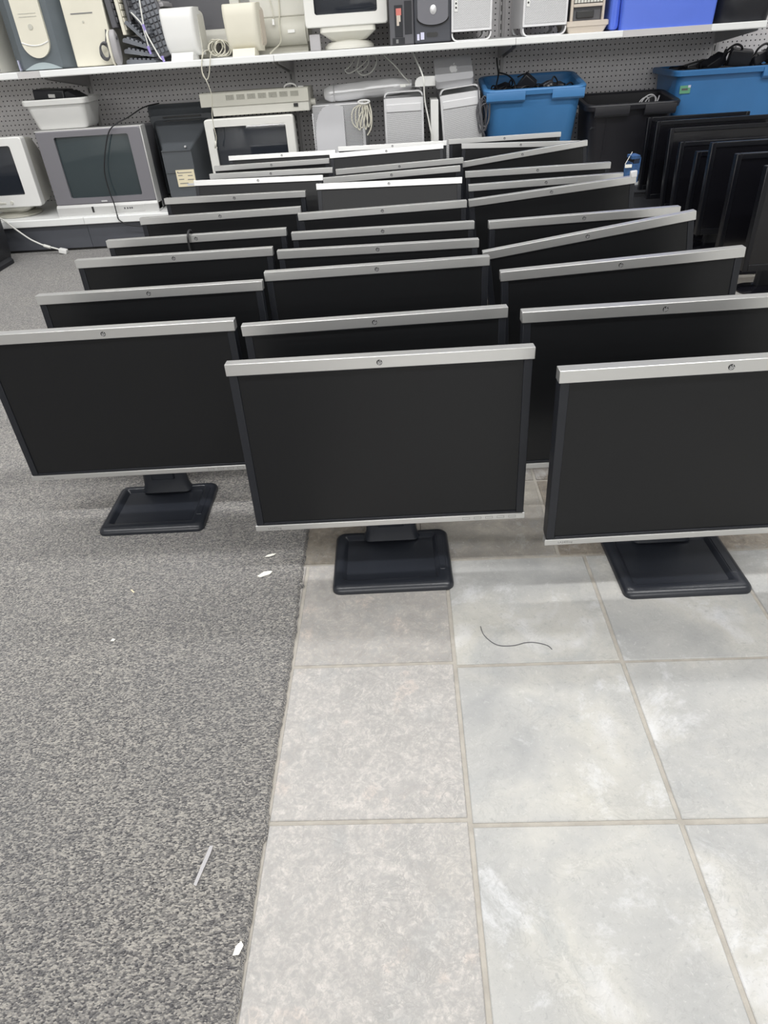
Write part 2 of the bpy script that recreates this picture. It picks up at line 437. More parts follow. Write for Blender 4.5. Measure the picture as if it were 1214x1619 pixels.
# ------------------------------------------------------------------ the silver-topped monitors
HW = .278
def build_monitor_meshes():
    P = {}
    o = {}
    b = B().box(-HW, HW, 0, .024, .158, .180, .0011, 2); o['top_strip'] = (b, 'silver')
    b = B().box(-.2775, .2775, .0015, .020, -.180, -.1665, .0015, 2); o['bottom_strip'] = (b, 'silver')
    # bezel frame, hollow
    b = B(); x, xi, z0, z1, a0, a1 = .2745, .2590, -.1665, .158, -.1610, .1555
    b.box(-x, -xi, .003, .028, z0, z1, .001, 1).box(xi, x, .003, .028, z0, z1, .001, 1)
    b.box(-xi, xi, .003, .028, z0, a0, .0008, 1).box(-xi, xi, .003, .028, a1, z1, .0008, 1)
    o['bezel'] = (b, 'bezel')
    o['screen'] = (B().box(-.2595, .2595, .0055, .012, -.1615, .156), 'screen')
    b = B().loft([rry(-.2735, .2735, -.172, .165, .006, .020), rry(-.2735, .2735, -.172, .165, .006, .036), rry(-.245, .245, -.150, .150, .012, .050), rry(-.16, .16, -.10, .10, .012, .056)])
    for i in range(9): b.box(-.12, .12, .0495, .0525, .105 + i * .0045, .1072 + i * .0045)
    o['rear_housing'] = (b, 'bezel')
    return o
def panel_obj(name, bm, parent, loc, rot): return obj(name, bm[0], bm[1], parent, loc, rot)
ZC = .310     # panel centre height
YP = -.015    # panel front in the root's frame (root sits at the base centre)
def make_monitor(detail):
    t = thing('computer_monitor', 'x', 'monitor')
    parts = {}
    for n, (b, mm) in build_monitor_meshes().items():
        parts[n] = obj(n, b, mm, t, (0, YP, ZC))
    lg = B().m(0)
    # round maker's badge: dark ring, light slanted letters
    R = .0052
    lg.disc_y(0, 0, -.0006, .0005, R)
    lg.m(1)
    T = Matrix.Translation((0, -.0007, -.0003)) @ FRONT
    add_text(lg, 'hp', .0080, T, .0002, .28)
    for q in (-1, 1):
        lg.box(-.0005, .0005, -.0009, -.0006, q * .0032 - .0015, q * .0032 + .0015, T=Matrix.Translation((q * .0006, 0, 0)) @ Matrix.Rotation(rad(16), 4, 'Y'))
    obj('logo', lg, ['badge', 'aluframe'], parts['top_strip'], (0, 0, .1685), label='round dark badge with slanted light letters')
    if detail:
        for i in range(5):
            x0 = .150 + i * .0235
            b = B()
            for (a, c, d, e) in ((0, .015, 0, .0006), (0, .015, .0042, .0048), (0, .0006, 0, .0048), (.0144, .015, 0, .0048)):
                b.box(a, c, -.0003, .0004, d, e)
            obj('button', b, 'ink', parts['bottom_strip'], (x0, .0015, -.1757))
        b = B(); add_text(b, 'LA2405wg', .0065, front(0, 0, 0), .0001)
        obj('model_lettering', b, 'ink', parts['bottom_strip'], (-.238, .0014, -.1735))
    # stand
    b = B(); w, d = .1285, .100
    b.loft([rrz(-w, w, -d, d, .018, 0), rrz(-w, w, -d, d, .018, .006), rrz(-w + .0015, w - .0015, -d + .0015, d - .0015, .018, .0095), rrz(-w + .005, w - .005, -d + .005, d - .005, .016, .0135),
            rrz(-w + .011, w - .011, -d + .012, d - .009, .012, .0160), rrz(-w + .020, w - .028, -d + .026, d - .018, .008, .0160),
            rrz(-w + .022, w - .030, -d + .028, d - .020, .006, .0150), rrz(-w + .029, w - .036, -d + .036, d - .027, .005, .0075)])
    b.loft([rrz(w - .027, w - .013, -d + .05, d - .03, .003, .0158), rrz(w - .026, w - .014, -d + .051, d - .031, .003, .0172)])
    obj('base', b, 'basep', t)
    b = B().loft([rrz(-.064, .064, .062, .099, .015, .012), rrz(-.058, .058, .066, .098, .014, .03), rrz(-.054, .054, .068, .097, .014, .08), rrz(-.052, .052, .070, .096, .013, .36)])
    b.box(-.030, .030, .062, .072, .05, .34, .003)
    obj('neck', b, 'basep', t)
    b = B().box(-.05, .05, .036, .074, .265, .355, .006); b.tube([(-.045, .052, .31), (.045, .052, .31)], .015, 12, 1)
    obj('tilt_hinge', b, 'basep', t)
    return t
PANEL = ('top_strip', 'bottom_strip', 'bezel', 'screen', 'rear_housing')
def base_name(o): return o.name.split('.')[0]
def copy_thing(src):
    r = src.copy(); COL.objects.link(r)
    for ch in list(src.children):
        c = ch.copy(); COL.objects.link(c); c.parent = r
        for gch in list(ch.children):
            d = gch.copy(); COL.objects.link(d); d.parent = c
    return r
detailed = make_monitor(True); plain = make_monitor(False)
used = {id(detailed): False, id(plain): False}
ORD = ['', 'frontmost', 'second', 'third', 'fourth', 'fifth', 'sixth', 'seventh', 'eighth', 'ninth', 'tenth', 'eleventh']
# column: (x, y of the strip's front edge, height of it, yaw, roll, tilt back, extra label)
MON = {
 'left': [(-.6455, 1.3446, .4887, 1.6, .1, 1), (-.6312, 1.6126, .4875, 1.5, .3, 3), (-.6545, 1.9158, .4901, 2.0, .1, 3), (-.6469, 2.1391, .4887, 1.9, .3, 3),
          (-.6392, 2.4403, .4893, 2.1, .3, 3), (-.6644, 2.796, .4814, -1.6, 0, 3), (-.6305, 3.125, .4865, -.4, -.8, 12), (-.6027, 3.300, .4844, -.3, -.3, 4),
          (-.6385, 3.5531, .4839, .6, .3, 3), (-.6333, 3.8553, .484, -.6, -.1, 13)],
 'middle': [(-.0586, 1.1263, .4904, 1.6, 0, 3.8), (-.0745, 1.3586, .4805, 2.8, .3, 3), (-.0781, 1.6819, .4969, 2.7, .3, 3), (-.0842, 1.9121, .4852, 1.4, -.1, 3),
            (-.0754, 2.1405, .4797, 1.7, 0, 3), (-.0787, 2.3561, .4936, 2.9, .6, 3), (-.0665, 2.7945, .500, .5, -.8, 14), (-.053, 2.9836, .4995, 1.7, 1.3, 3),
            (-.0215, 3.2352, .4912, 1.8, 1.4, 3), (-.0855, 3.6634, .4985, 1.7, 1.1, 14), (-.0626, 3.852, .4953, 1.2, -.4, 8)],
 'right': [(.5184, 1.0293, .4955, 1.7, .4, 1), (.4978, 1.2984, .50, 1.1, .5, 1), (.5017, 1.6075, .4982, -.6, 3.0, 1), (.5007, 1.8815, .4986, 0, 7.8, 1),
           (.5184, 2.0959, .4946, 2.0, .8, 2), (.5027, 2.4676, .5002, -.2, 4.7, 1), (.5064, 2.6555, .4966, 1.2, .8, 2), (.5115, 2.8786, .5019, -.3, .4, 2),
           (.5296, 3.285, .5027, -.2, 6.0, 2), (.5416, 3.5765, .5014, -.3, -1.8, 4), (.4997, 3.8004, .5054, -.4, .4, 4)],
}
EXTRA = {('left', 1): 'black widescreen monitor with silver top strip standing on carpet, frontmost of left column',
 ('middle', 1): 'black widescreen monitor with silver top strip, front and centre, its square base on tile',
 ('right', 1): 'black widescreen monitor with silver top strip, frontmost at right, cut off by the photo edge',
 ('left', 4): 'silver-topped black monitor with a short black cord over its strip, fourth in left column',
 ('left', 7): 'silver-topped black monitor tilted back with a bright strip, seventh from front in left column',
 ('left', 10): 'silver-topped black monitor tilted back, last in left column before the white-framed tube monitor',
 ('middle', 7): 'silver-topped monitor tilted back so its screen looks grey, seventh from front in middle column',
 ('middle', 10): 'silver-topped monitor tilted back with bright strip, second from last in middle column',
 ('middle', 11): 'silver-topped monitor hidden but for a thin sliver of strip, last in middle column',
 ('right', 4): 'silver-topped monitor twisted steeply up to the right, fourth from front in right column',
 ('right', 6): 'silver-topped monitor twisted up to the right with a broken strip end, sixth in right column',
 ('right', 7): 'silver-topped monitor with the torn blue card on its corner, seventh in right column',
 ('right', 9): 'silver-topped monitor twisted up to the right, ninth from front in right column',
 ('right', 10): 'silver-topped monitor tipped slightly down to the right, tenth from front in right column',
 ('right', 11): 'silver-topped black monitor, last in right column, just in front of the blue tote'}
BASEDY = {('right', 1): (.022, .062), ('left', 1): (-.001, .009), ('middle', 1): (0, .012), ('middle', 2): (0, .045), ('left', 2): (0, .045), ('right', 7): (0, .010), ('right', 6): (0, -.012), ('right', 8): (0, .012), ('left', 7): (0, -.02), ('left', 8): (0, .03)}
mons = {}
for colname, L in MON.items():
    for i, (x, y, z, yaw, roll, tilt) in enumerate(L, 1):
        src = detailed if i == 1 else plain
        if not used[id(src)]: t = src; used[id(src)] = True
        else: t = copy_thing(src)
        a = rad(tilt); zc = z - .18 * math.cos(a)
        yf = y - .18 * math.sin(a)
        fl = .0074 if colname == 'left' else 0
        t.location = (x, yf - YP, fl); t.rotation_euler = (0, 0, rad(yaw))
        dx, dy = BASEDY.get((colname, i), (0, 0))
        for ch in t.children:
            n = base_name(ch)
            if n in PANEL:
                ch.rotation_euler = (Matrix.Rotation(rad(-roll), 3, 'Y') @ Matrix.Rotation(-a, 3, 'X')).to_euler()
                ch.location = (0, YP, zc - fl)
            elif n in ('base', 'neck'): ch.location = (dx, dy, 0)
            elif n == 'tilt_hinge' and dy > .02: ch.scale = (1, 2.4, 1); ch.location = (dx, -.046, 0)
        t['label'] = EXTRA.get((colname, i), 'silver-topped black monitor standing upright, %s from the front in %s column' % (ORD[i], colname))
        t['category'] = 'monitor'; t['group'] = 'silver-topped monitors lined up on the floor'
        mons[(colname, i)] = t
assert all(used.values())
# broken end of the strip on the sixth monitor of the right column
par = [c for c in mons[('right', 6)].children if base_name(c) == 'top_strip'][0]
obj('strip_end_cap', B().box(HW - .020, HW + .002, -.002, .012, .176, .197, .003, 2), 'aluframe', par, label='white end of the strip bent upward')

# cord over the fourth monitor of the left column
b = B().tube([(-.668, 2.152, .40), (-.668, 2.170, .45), (-.667, 2.172, .487), (-.667, 2.150, .499), (-.668, 2.128, .489), (-.669, 2.124, .465), (-.667, 2.120, .43), (-.668, 2.118, .38), (-.664, 2.116, .33)], .0034, 8)
tag(obj('cord', b, 'rubber'), 'short black cord hung over the strip of a monitor in the left column', 'cable')

# torn blue card on the right column
t = thing('blue_card_box', 'torn blue and white card box stuck on a monitor corner in the right column', 'box', (.79, 2.665, .497), rad(4))
b = B()
b.box(-.012, .040, -.006, .001, -.030, .030)
b.box(.012, .016, -.004, .05, -.010, .034)
b.box(.040, .043, -.004, .05, -.004, .050)
obj('card_body', b, 'cardblue', t)
b = B().box(-.012, .012, -.008, -.005, .020, .030)
b.loft([[(-.012, -.006, .030), (-.010, -.006, .034), (.022, .03, .064), (.020, .03, .060)], [(-.010, .004, .030), (-.008, .004, .034), (.024, .04, .064), (.022, .04, .060)]])
obj('torn_flap', b, 'paper', t, label='pale torn flap')
b = B().box(.014, .043, -.002, .05, .044, .054, T=Matrix.Rotation(rad(-3), 4, 'Y'))
obj('lid_flap', b, 'cardblue', t)

# ------------------------------------------------------------------ plain black monitors at the right
def black_monitor(x0, y, ztop, w, h, label, tilt=4, yaw=0, proto=[]):
    t = thing('black_monitor', label, 'monitor', (x0 + w / 2, y, 0), rad(yaw), 'plain black monitors lined up at the right')
    zc = ztop - h / 2; rot = (rad(-tilt), 0, 0); hw, hh = w / 2, h / 2
    b = B(); e = .019
    b.box(-hw, -hw + e, 0, .03, -hh, hh, .003).box(hw - e, hw, 0, .03, -hh, hh, .003).box(-hw + e, hw - e, 0, .03, -hh, -hh + .024, .002).box(-hw + e, hw - e, 0, .03, hh - e, hh, .002)
    obj('bezel', b, 'glossb', t, (0, 0, zc), rot)
    obj('screen', B().box(-hw + e - .002, hw - e + .002, .004, .01, -hh + .022, hh - e + .002), 'dscreen', t, (0, 0, zc), rot)
    b = B().loft([rry(-hw + .004, hw - .004, -hh + .004, hh - .004, .01, .02), rry(-hw + .006, hw - .006, -hh + .006, hh - .006, .01, .038), rry(-hw + .05, hw - .05, -hh + .05, hh - .05, .02, .058)])
    obj('rear_housing', b, 'black', t, (0, 0, zc), rot)
    b = B().loft([rrz(-.05, .05, .045, .080, .012, .01), rrz(-.04, .04, .05, .075, .012, zc)])
    b.box(-.04, .04, .03, .075, zc - .045, zc + .045, .006)
    obj('neck', b, 'black', t)
    b = B().loft([rrz(-.13, .13, -.030, .105, .05, 0, 8), rrz(-.13, .13, -.030, .105, .05, .006, 8), rrz(-.115, .115, -.018, .092, .045, .014, 8)])
    obj('base', b, 'gloss', t)
    return t
BM = [(1.238, 3.93, .530, .505, .335, 'black monitor at the back of the right row, just before the larger blue tote', 3),
      (1.238, 3.785, .527, .56, .35, 'wide black monitor, second from the back of the right row', 3),
      (1.260, 3.63, .512, .56, .35, 'black monitor with a greyish screen top, third from the back of the right row', 7),
      (1.258, 3.47, .474, .52, .33, 'black monitor, fourth from the back of the right row, showing a thin dark edge', 5),
      (1.257, 3.26, .463, .48, .31, 'lower black monitor mostly hidden behind the tall glossy-edged one, right row', 2),
      (1.235, 3.06, .522, .52, .350, 'tall black monitor with a glossy left edge, third from the front of the right row', 3),
      (1.225, 2.79, .518, .52, .350, 'black monitor second from the front of the right row, cut off at the photo edge', 2),
      (1.228, 2.55, .513, .52, .350, 'black monitor nearest the viewer in the right row, only its left edge in view', 1)]
for (x0, y, zt, w, h, lb, tl) in BM: black_monitor(x0, y, zt, w, h, lb, tl)

# ------------------------------------------------------------------ upper shelf
def tube_screen(b, x0, x1, z0, z1, y, bulge, n=14):
    b.grid(lambda u, v: (x0 + (x1 - x0) * u, y - bulge * (1 - (2 * u - 1) ** 2) * .6 - bulge * (1 - (2 * v - 1) ** 2) * .4, z0 + (z1 - z0) * v), n, n)
    return b
def frame_y(b, X0, X1, Z0, Z1, x0, x1, z0, z1, y0, y1, yin, r=.01, n=4):
    """rectangular picture-frame bezel, opening sloping inwards to yin"""
    o = rr(X0, X1, Z0, Z1, r, n); i = rr(x0, x1, z0, z1, r * .8, n)
    b.loft([[(x, y1, z) for x, z in o], [(x, y0 + .004, z) for x, z in o], [(x + (.004 if x < (X0 + X1) / 2 else -.004), y0, z + (.004 if z < (Z0 + Z1) / 2 else -.004)) for x, z in o],
            [(x, y0, z) for x, z in i], [(x, yin, z) for x, z in i]], cap=False)
    return b

# pale tower cut by the left photo edge
t = thing('computer_tower', 'pale grey tower at the far left end of the upper shelf, mostly cut off', 'computer', (-2.20, 4.17, ZS))
obj('case', B().box(-.13, .09, 0, .42, 0, .42, .006), 'beige', t)
obj('front_bezel', B().box(-.135, .095, -.02, 0, .006, .425, .008), 'grey', t)
obj('drive_cover', B().box(-.10, .05, -.024, -.019, .30, .34, .003), 'grey', t)

# slate tower with the cream front
t = thing('computer_tower', 'slate grey tower with a rounded cream front panel on the upper shelf', 'computer', (-1.872, 4.165, ZS))
b = B().loft([rry(-.165, .165, .0, .44, .012, .45), rry(-.165, .165, .0, .44, .012, .06), rry(-.105, .105, .004, .44, .02, .0)])
obj('case', b, 'slate', t)
b = B()
U = [(-.072, .44), (-.072, .125)] + [(-.072 + .072 * (1 - math.cos(a)), .125 - .072 * math.sin(a)) for a in [PI * k / 14 for k in range(1, 14)]] + [(.072, .125), (.072, .44)]
b.prism(U, 'y', -.016, .004)
obj('cream_front', b, 'cream', t, label='rounded cream front panel')
b = B().tube([(-.070 + .14 * k / 10, -.017, .122 - .016 * (1 - (k / 5 - 1) ** 2)) for k in range(11)], .003, 6, 1)
obj('trim_arc', b, 'white', t)
b = B(); A = [(-.100 + .2 * k / 14, .004 + .030 * math.sin(PI * k / 14)) for k in range(15)]
b.prism(A, 'y', -.008, .004)
obj('foot_arch', b, 'slatelt', t, label='pale arched foot')
b = B().box(-.135, -.132, .010, .030, .004, .050, T=Matrix.Identity(4)); obj('status_light', b, 'lilac', t)
b = B()
for dz in (.225, .238): b.box(-.045, .045, -.0172, -.016, dz, dz + .003)
b.disc_y(0, .185, -.0185, -.016, .012, 16)
obj('drive_slot', b, 'beige2', t)

# cream tower
t = thing('computer_tower', 'plain cream tower with one drive line, between slate tower and keyboards', 'computer', (-1.585, 4.165, ZS))
obj('case', B().box(-.107, .100, .022, .44, 0, .43, .004), 'beige2', t)
obj('front_bezel', B().box(-.110, .103, 0, .022, .003, .432, .006), 'cream', t)
obj('drive_line', B().box(-.072, .040, -.0015, .001, .222, .227), 'ink', t)
obj('power_button', B().disc_y(-.018, .19, -.0025, .001, .005, 14), 'beige2', t)

# coil of dark cord and mouse
b = B()
for k in range(4):
    cx, cz = -1.522 + .004 * k, .955 + .003 * k
    b.tube([(cx + .024 * math.cos(a + k), 4.140 - .004 * k + .004 * math.sin(3 * a), cz + .034 * math.sin(a + k)) for a in [2 * PI * i / 9 for i in range(9)]], .0035, 7, 4, True)
b.tube([(-1.51, 4.14, .985), (-1.50, 4.15, 1.02), (-1.495, 4.155, 1.05)], .0035, 7)
tag(obj('cord', b, 'greyd'), 'small coil of dark cord against the plain cream tower', 'cable')
t = thing('computer_mouse', 'beige and grey mouse standing on end beside the keyboards', 'mouse', (-1.459, 4.125, ZS))
def egg(x0, x1, zt, y0, y1, n=10):
    r = []
    for k in range(n + 1):
        q = k / n; z = zt * q; s = math.sqrt(max(.02, 1 - abs(2 * q - 1) ** 3.2)); cy = (y0 + y1) / 2; hy = (y1 - y0) / 2 * s
        m = (x0 + x1) / 2; hx = (x1 - x0) / 2 * (.55 + .45 * s)
        r.append(rrz(m - hx, m + hx, cy - hy, cy + hy, min(hx, hy) * .6, z, 4))
    return r
obj('shell', B().loft(egg(-.012, .022, .150, -.03, .03)), 'grey', t)
obj('underside', B().loft(egg(-.024, -.011, .146, -.030, .030)), 'cream', t)
obj('wheel', B().disc_y(0, 0, -.003, .003, .008, 14), 'greyd', t, (.0225, -.004, .115), (0, 0, PI / 2))

# keyboards, long sides running back
def keyboard(x, z, ang, length, label, matn='keyg', y=4.17, depth=.43, thick=.020, rows=6):
    t = thing('keyboard', label, 'keyboard', (x, y, z), 0, 'old keyboards wedged on the upper shelf')
    T = (0, rad(ang), 0)
    obj('body', B().prism([(0, 0), (length, 0), (length, thick * .6), (.01, thick), (0, thick * .7)], 'y', 0, depth), matn, t, (0, 0, 0), T)
    b = B()
    for r in range(rows):
        x0 = .014 + r * (length - .02) / rows; kw = (length - .02) / rows - .004
        for c in range(18):
            y0 = .01 + c * (depth - .02) / 18
            z0 = thick * (1 - .4 * x0 / length) - .001
            b.loft([rrz(x0, x0 + kw, y0, y0 + .019, .002, z0, 1), rrz(x0 + .0025, x0 + kw - .0025, y0 + .002, y0 + .017, .002, z0 + .0085, 1)])
    obj('keys', b, matn, t, (0, 0, 0), T)
    return t
keyboard(-1.432, .898, 1.5, .155, 'dark keyboard lying flat, lowest of the fanned stack')
keyboard(-1.432, .945, 9, .152, 'dark keyboard resting on the lowest one, second in the fanned stack')
keyboard(-1.428, .993, 17, .148, 'dark keyboard tilted down to the right, third in the fanned stack')
keyboard(-1.398, 1.070, 44, .118, 'dark keyboard leaning steeply, fourth in the fanned stack', thick=.018)
keyboard(-1.360, 1.114, 52, .124, 'dark keyboard leaning almost upright, topmost of the fanned stack', thick=.018)
# upright ones
def upright_keyboard(x, z, w, label, matn, y=4.20, lean=0, h=.42, d=.15):
    t = thing('keyboard', label, 'keyboard', (x, y, z), 0, 'old keyboards wedged on the upper shelf')
    obj('body', B().box(-w / 2, w / 2, 0, d, 0, h, .005), matn, t, (0, 0, 0), (0, rad(lean), 0))
    b = B()
    for r in range(6):
        for c in range(14): b.box(w / 2 - .001, w / 2 + .006, .010 + r * .022, .028 + r * .022, .02 + c * .028, .044 + c * .028, .002, 1)
    obj('keys', b, matn, t, (0, 0, 0), (0, rad(lean), 0))
upright_keyboard(-1.447, 1.052, .030, 'dark keyboard standing upright over the mouse', 'greyd', 4.16, -4)
upright_keyboard(-1.408, 1.020, .020, 'cream keyboard standing upright between two dark ones', 'cream', 4.17, -3)
upright_keyboard(-1.374, 1.060, .018, 'thin dark keyboard standing upright, right of the cream one', 'greyd', 4.19, -2)
t = thing('keyboard', 'dark keyboard stood on edge with its keys facing out, beside the white speaker', 'keyboard', (-1.275, 4.235, ZS), rad(8), 'old keyboards wedged on the upper shelf')
Tl = (rad(-8), rad(-14), 0)
obj('body', B().box(-.055, .10, 0, .022, 0, .42, .004), 'greyd', t, (0, 0, .012), Tl)
b = B()
for r in range(6):
    for c in range(15): b.box(-.045 + r * .023, -.027 + r * .023, -.008, .001, .02 + c * .026, .041 + c * .026, .002, 1)
obj('keys', b, 'keyg', t, (0, 0, .012), Tl)
t = thing('keyboard', 'pale grey keyboard lying across the top of the dark fanned stack', 'keyboard', (-1.30, 4.30, 1.118), 0, 'old keyboards wedged on the upper shelf')
obj('body', B().box(-.075, .085, 0, .30, 0, .02, .005), 'grey', t, rot=(0, rad(-8), 0))
b = B()
for r in range(6):
    for c in range(12): b.box(-.065 + r * .024, -.046 + r * .024, .01 + c * .024, .03 + c * .024, .019, .028, .002, 1)
obj('keys', b, 'grey', t, rot=(0, rad(-8), 0))
# their white leads with purple plugs
t = thing('keyboard_lead', 'white keyboard lead with purple plugs hanging in front of the dark keyboards', 'cable', (-1.25, 4.13, ZS))
def off(pts, o): return [(a - o[0], bb - o[1], c - o[2]) for a, bb, c in pts]
o_ = (-1.25, 4.13, ZS)
b = B().tube(off([(-1.285, 4.15, 1.20), (-1.288, 4.142, 1.12), (-1.291, 4.14, 1.055), (-1.285, 4.135, 1.025), (-1.273, 4.13, .995), (-1.25, 4.125, .945), (-1.235, 4.122, .915), (-1.215, 4.120, .903)], o_), .0038, 8)
b.tube(off([(-1.34, 4.14, 1.11), (-1.318, 4.138, 1.085), (-1.300, 4.138, 1.06), (-1.294, 4.138, 1.02), (-1.290, 4.136, .985), (-1.288, 4.134, .955)], o_), .0032, 8)
obj('lead', b, 'cablew', t)
for p in ((-1.291, 4.139, 1.04), (-1.288, 4.134, .950), (-1.222, 4.121, .905)):
    obj('plug', B().tube(off([(p[0] - .003, p[1], p[2] + .018), (p[0] + .004, p[1], p[2] - .016)], o_), lambda q: .0075 - .002 * q, 10, 1), 'purple', t)

# two tall cream speakers
def speaker(x, label, matn, yaw, sidem):
    t = thing('desktop_speaker', label, 'speaker', (x, 4.165, ZS), rad(yaw), 'small speakers on the upper shelf')
    prof = []
    rings = []
    for z, y in ((.018, .060), (.022, .035), (.035, .012), (.06, -.006), (.10, -.014), (.17, -.016), (.205, -.013), (.217, -.004), (.220, .012)):
        hw = .080 + .008 * min(1, z / .15)
        rings.append(rrz(-hw, hw, y, .14 - .02 * (z > .2), .022, z, 5))
    obj('body', B().loft(rings), matn, t)
    obj('rear_shell', B().loft([rry(-.086, .089, .030, .212, .03, .06), rry(-.084, .090, .03, .21, .03, .15), rry(-.06, .065, .05, .18, .03, .19)]), sidem, t)
    b = B().prism([(-.045, .0), (.06, 0), (.06, .014), (.0, .034), (-.02, .034)], 'x', -.058, .058)
    obj('foot', b, matn, t, (0, .01, 0))
    return t
speaker(-1.125, 'white rounded speaker on a wedge foot, left of the pair', 'white', -5, 'beige')
speaker(-.805, 'yellowed cream speaker with a stained side, right of the pair', 'cream', -3, 'pinkb')

# old monitor behind the speakers
t = thing('flat_monitor', 'beige framed monitor with dark grey screen standing behind the two speakers', 'monitor', (-1.09, 4.46, ZS))
b = B(); frame_y(b, -.235, .235, .065, .44, -.185, .185, .125, .41, 0, .05, .012); obj('bezel', b, 'beige', t)
obj('screen', B().box(-.19, .19, .011, .03, .12, .415), 'greyd', t)
obj('housing', B().loft([rry(-.23, .23, .07, .435, .02, .045), rry(-.2, .2, .09, .41, .03, .12)]), 'beige', t)
obj('stand', B().box(-.06, .06, .03, .09, .01, .10, .008).box(-.13, .13, -.03, .14, 0, .016, .006), 'beige2', t)
# tangle of thin white lead between speakers
b = B(); rg = random.Random(5)
for k in range(5):
    P = []
    cx, cz = -.965 + .012 * k, .935 + .012 * rg.random()
    for i in range(8):
        a = 2 * PI * i / 8 + k
        P.append((cx + (.030 + .012 * rg.random()) * math.cos(a), 4.20 + .02 * rg.uniform(-1, 1), max(ZS + .004, cz + .034 * math.sin(a))))
    b.tube(P, .0028, 6, 5, True)
tag(obj('speaker_wire', b, 'cableb'), 'tangled thin cream wire bundled between the two speakers', 'cable')
# wire loops hanging over the shelf edge down to the plug
t = thing('speaker_wire', 'thin cream wire looping over the shelf edge and hanging to a small plug', 'cable', (-1.0, 4.068, .9))
o_ = (-1.0, 4.068, .9)
P = [(-.985, 4.16, .935), (-.998, 4.10, .930), (-1.008, 4.078, .905), (-1.020, 4.068, .860), (-1.016, 4.064, .825), (-1.000, 4.064, .812), (-.986, 4.066, .835), (-.975, 4.068, .87), (-.966, 4.075, .905), (-.962, 4.10, .925), (-.958, 4.14, .93)]
P2 = [(-1.004, 4.10, .94), (-1.010, 4.072, .900), (-1.018, 4.064, .85), (-1.006, 4.060, .812), (-.996, 4.062, .778), (-.992, 4.066, .74), (-1.000, 4.075, .70), (-1.012, 4.085, .66), (-1.016, 4.09, .60), (-1.014, 4.095, .55), (-1.024, 4.10, .515)]
obj('wire', B().tube(off(P, o_), .0024, 7).tube(off(P2, o_), .0024, 7), 'cableb', t)
obj('plug', B().tube(off([(-1.022, 4.10, .53), (-1.030, 4.10, .497)], o_), .0055, 8, 1).box(-.036, -.020, .028, .036, -.405, -.398), 'beige', t)

# printer
t = thing('printer', 'beige printer with rounded front on the upper shelf, next to the cream speaker', 'printer', (-.645, 4.365, ZS))
prof = [(.03, 0), (.30, 0), (.30, .30), (.085, .30), (.080, .160), (.028, .140)] + [(.055 - .062 * math.cos(a), .092 + .062 * math.sin(a)) for a in [PI * (.45 - .95 * k / 10) for k in range(11)]] + [(.05, .026)]
obj('body', B().prism(prof, 'x', -.145, .142), 'beige2', t)
obj('lid', B().box(-.150, .140, .070, .30, .158, .31, .006), 'beige', t)
obj('blue_badge', B().box(-.105, -.083, -.010, .004, .080, .102), 'navy', t, label='small dark blue square')
obj('white_label', B().box(.048, .085, -.012, .002, .086, .100), 'white', t)
obj('front_latch', B().box(-.008, .008, .012, .03, .098, .108).box(-.052, -.030, .004, .03, .085, .125, .008), 'beige2', t)
obj('side_knob', B().tube([(.135, .055, .092), (.152, .055, .092)], .05, 20, 1), 'beige2', t)
t = thing('adaptor_cable', 'thin cream cable with a small plug draped over the beige printer', 'cable', (-.62, 4.25, .95))
o_ = (-.62, 4.25, .95)
b = B().tube(off([(-.64, 4.425, 1.24), (-.635, 4.43, 1.16), (-.640, 4.42, 1.07), (-.638, 4.35, 1.03), (-.636, 4.34, .99), (-.640, 4.34, .945), (-.66, 4.20, .915), (-.67, 4.14, .902)], o_), .0035, 7)
b.tube(off([(-.70, 4.425, 1.24), (-.685, 4.43, 1.14), (-.672, 4.41, 1.065), (-.668, 4.355, 1.045)], o_), .0022, 7)
obj('lead', b, 'cableb', t)
obj('plug', B().tube(off([(-.668, 4.352, 1.045), (-.668, 4.345, 1.020)], o_), .007, 10, 1), 'white', t)
tag(obj('power_adaptor', B().box(-.475, -.420, 4.255, 4.31, ZS, .968, .004), 'grey'), 'small grey cube adaptor on the shelf between printer and tube monitor', 'adaptor')

# tube monitor on the upper shelf
def crt_monitor(name, label, x, y, z, X, Z0, Z1, sx, sz0, sz1, matn, sm, depth=.40, stand=True, bez=.0):
    t = thing(name, label, 'monitor', (x, y, z))
    b = B(); frame_y(b, -X, X, Z0, Z1, -sx, sx, sz0, sz1, 0, .05, .016, .014); obj('bezel', b, matn, t)
    obj('screen', tube_screen(B(), -sx - .003, sx + .003, sz0 - .003, sz1 + .003, .030, .026), sm, t)
    zc = (Z0 + Z1) / 2
    b = B().loft([rry(-X + .003, X - .003, Z0 + .003, Z1 - .003, .014, .045), rry(-X + .01, X - .01, Z0 + .008, Z1 - .012, .02, .17), rry(-X * .62, X * .62, Z0 + .03, zc + (Z1 - zc) * .66, .03, depth * .8), rry(-X * .55, X * .55, Z0 + .04, zc + (Z1 - zc) * .55, .03, depth)])
    obj('rear_shell', b, matn, t)
    return t
t = crt_monitor('crt_monitor', 'cream tube monitor on a swivel foot in the middle of the upper shelf', -.275, 4.235, ZS, .212, .098, .45, .160, .150, .42, 'offw', 'crt2')
obj('swivel_neck', B().loft([rrz(-.130, .135, .02, .26, .02, .112), rrz(-.140, .145, .01, .27, .02, .102), rrz(-.142, .147, .005, .28, .02, .075), rrz(-.085, .09, .05, .24, .03, .035)]), 'beige', t)
obj('foot_disc', B().lathe([(.10, 0), (.132, .002), (.132, .012), (.115, .028), (.07, .040)], (.0, .115, 0), 36), 'beige', t)

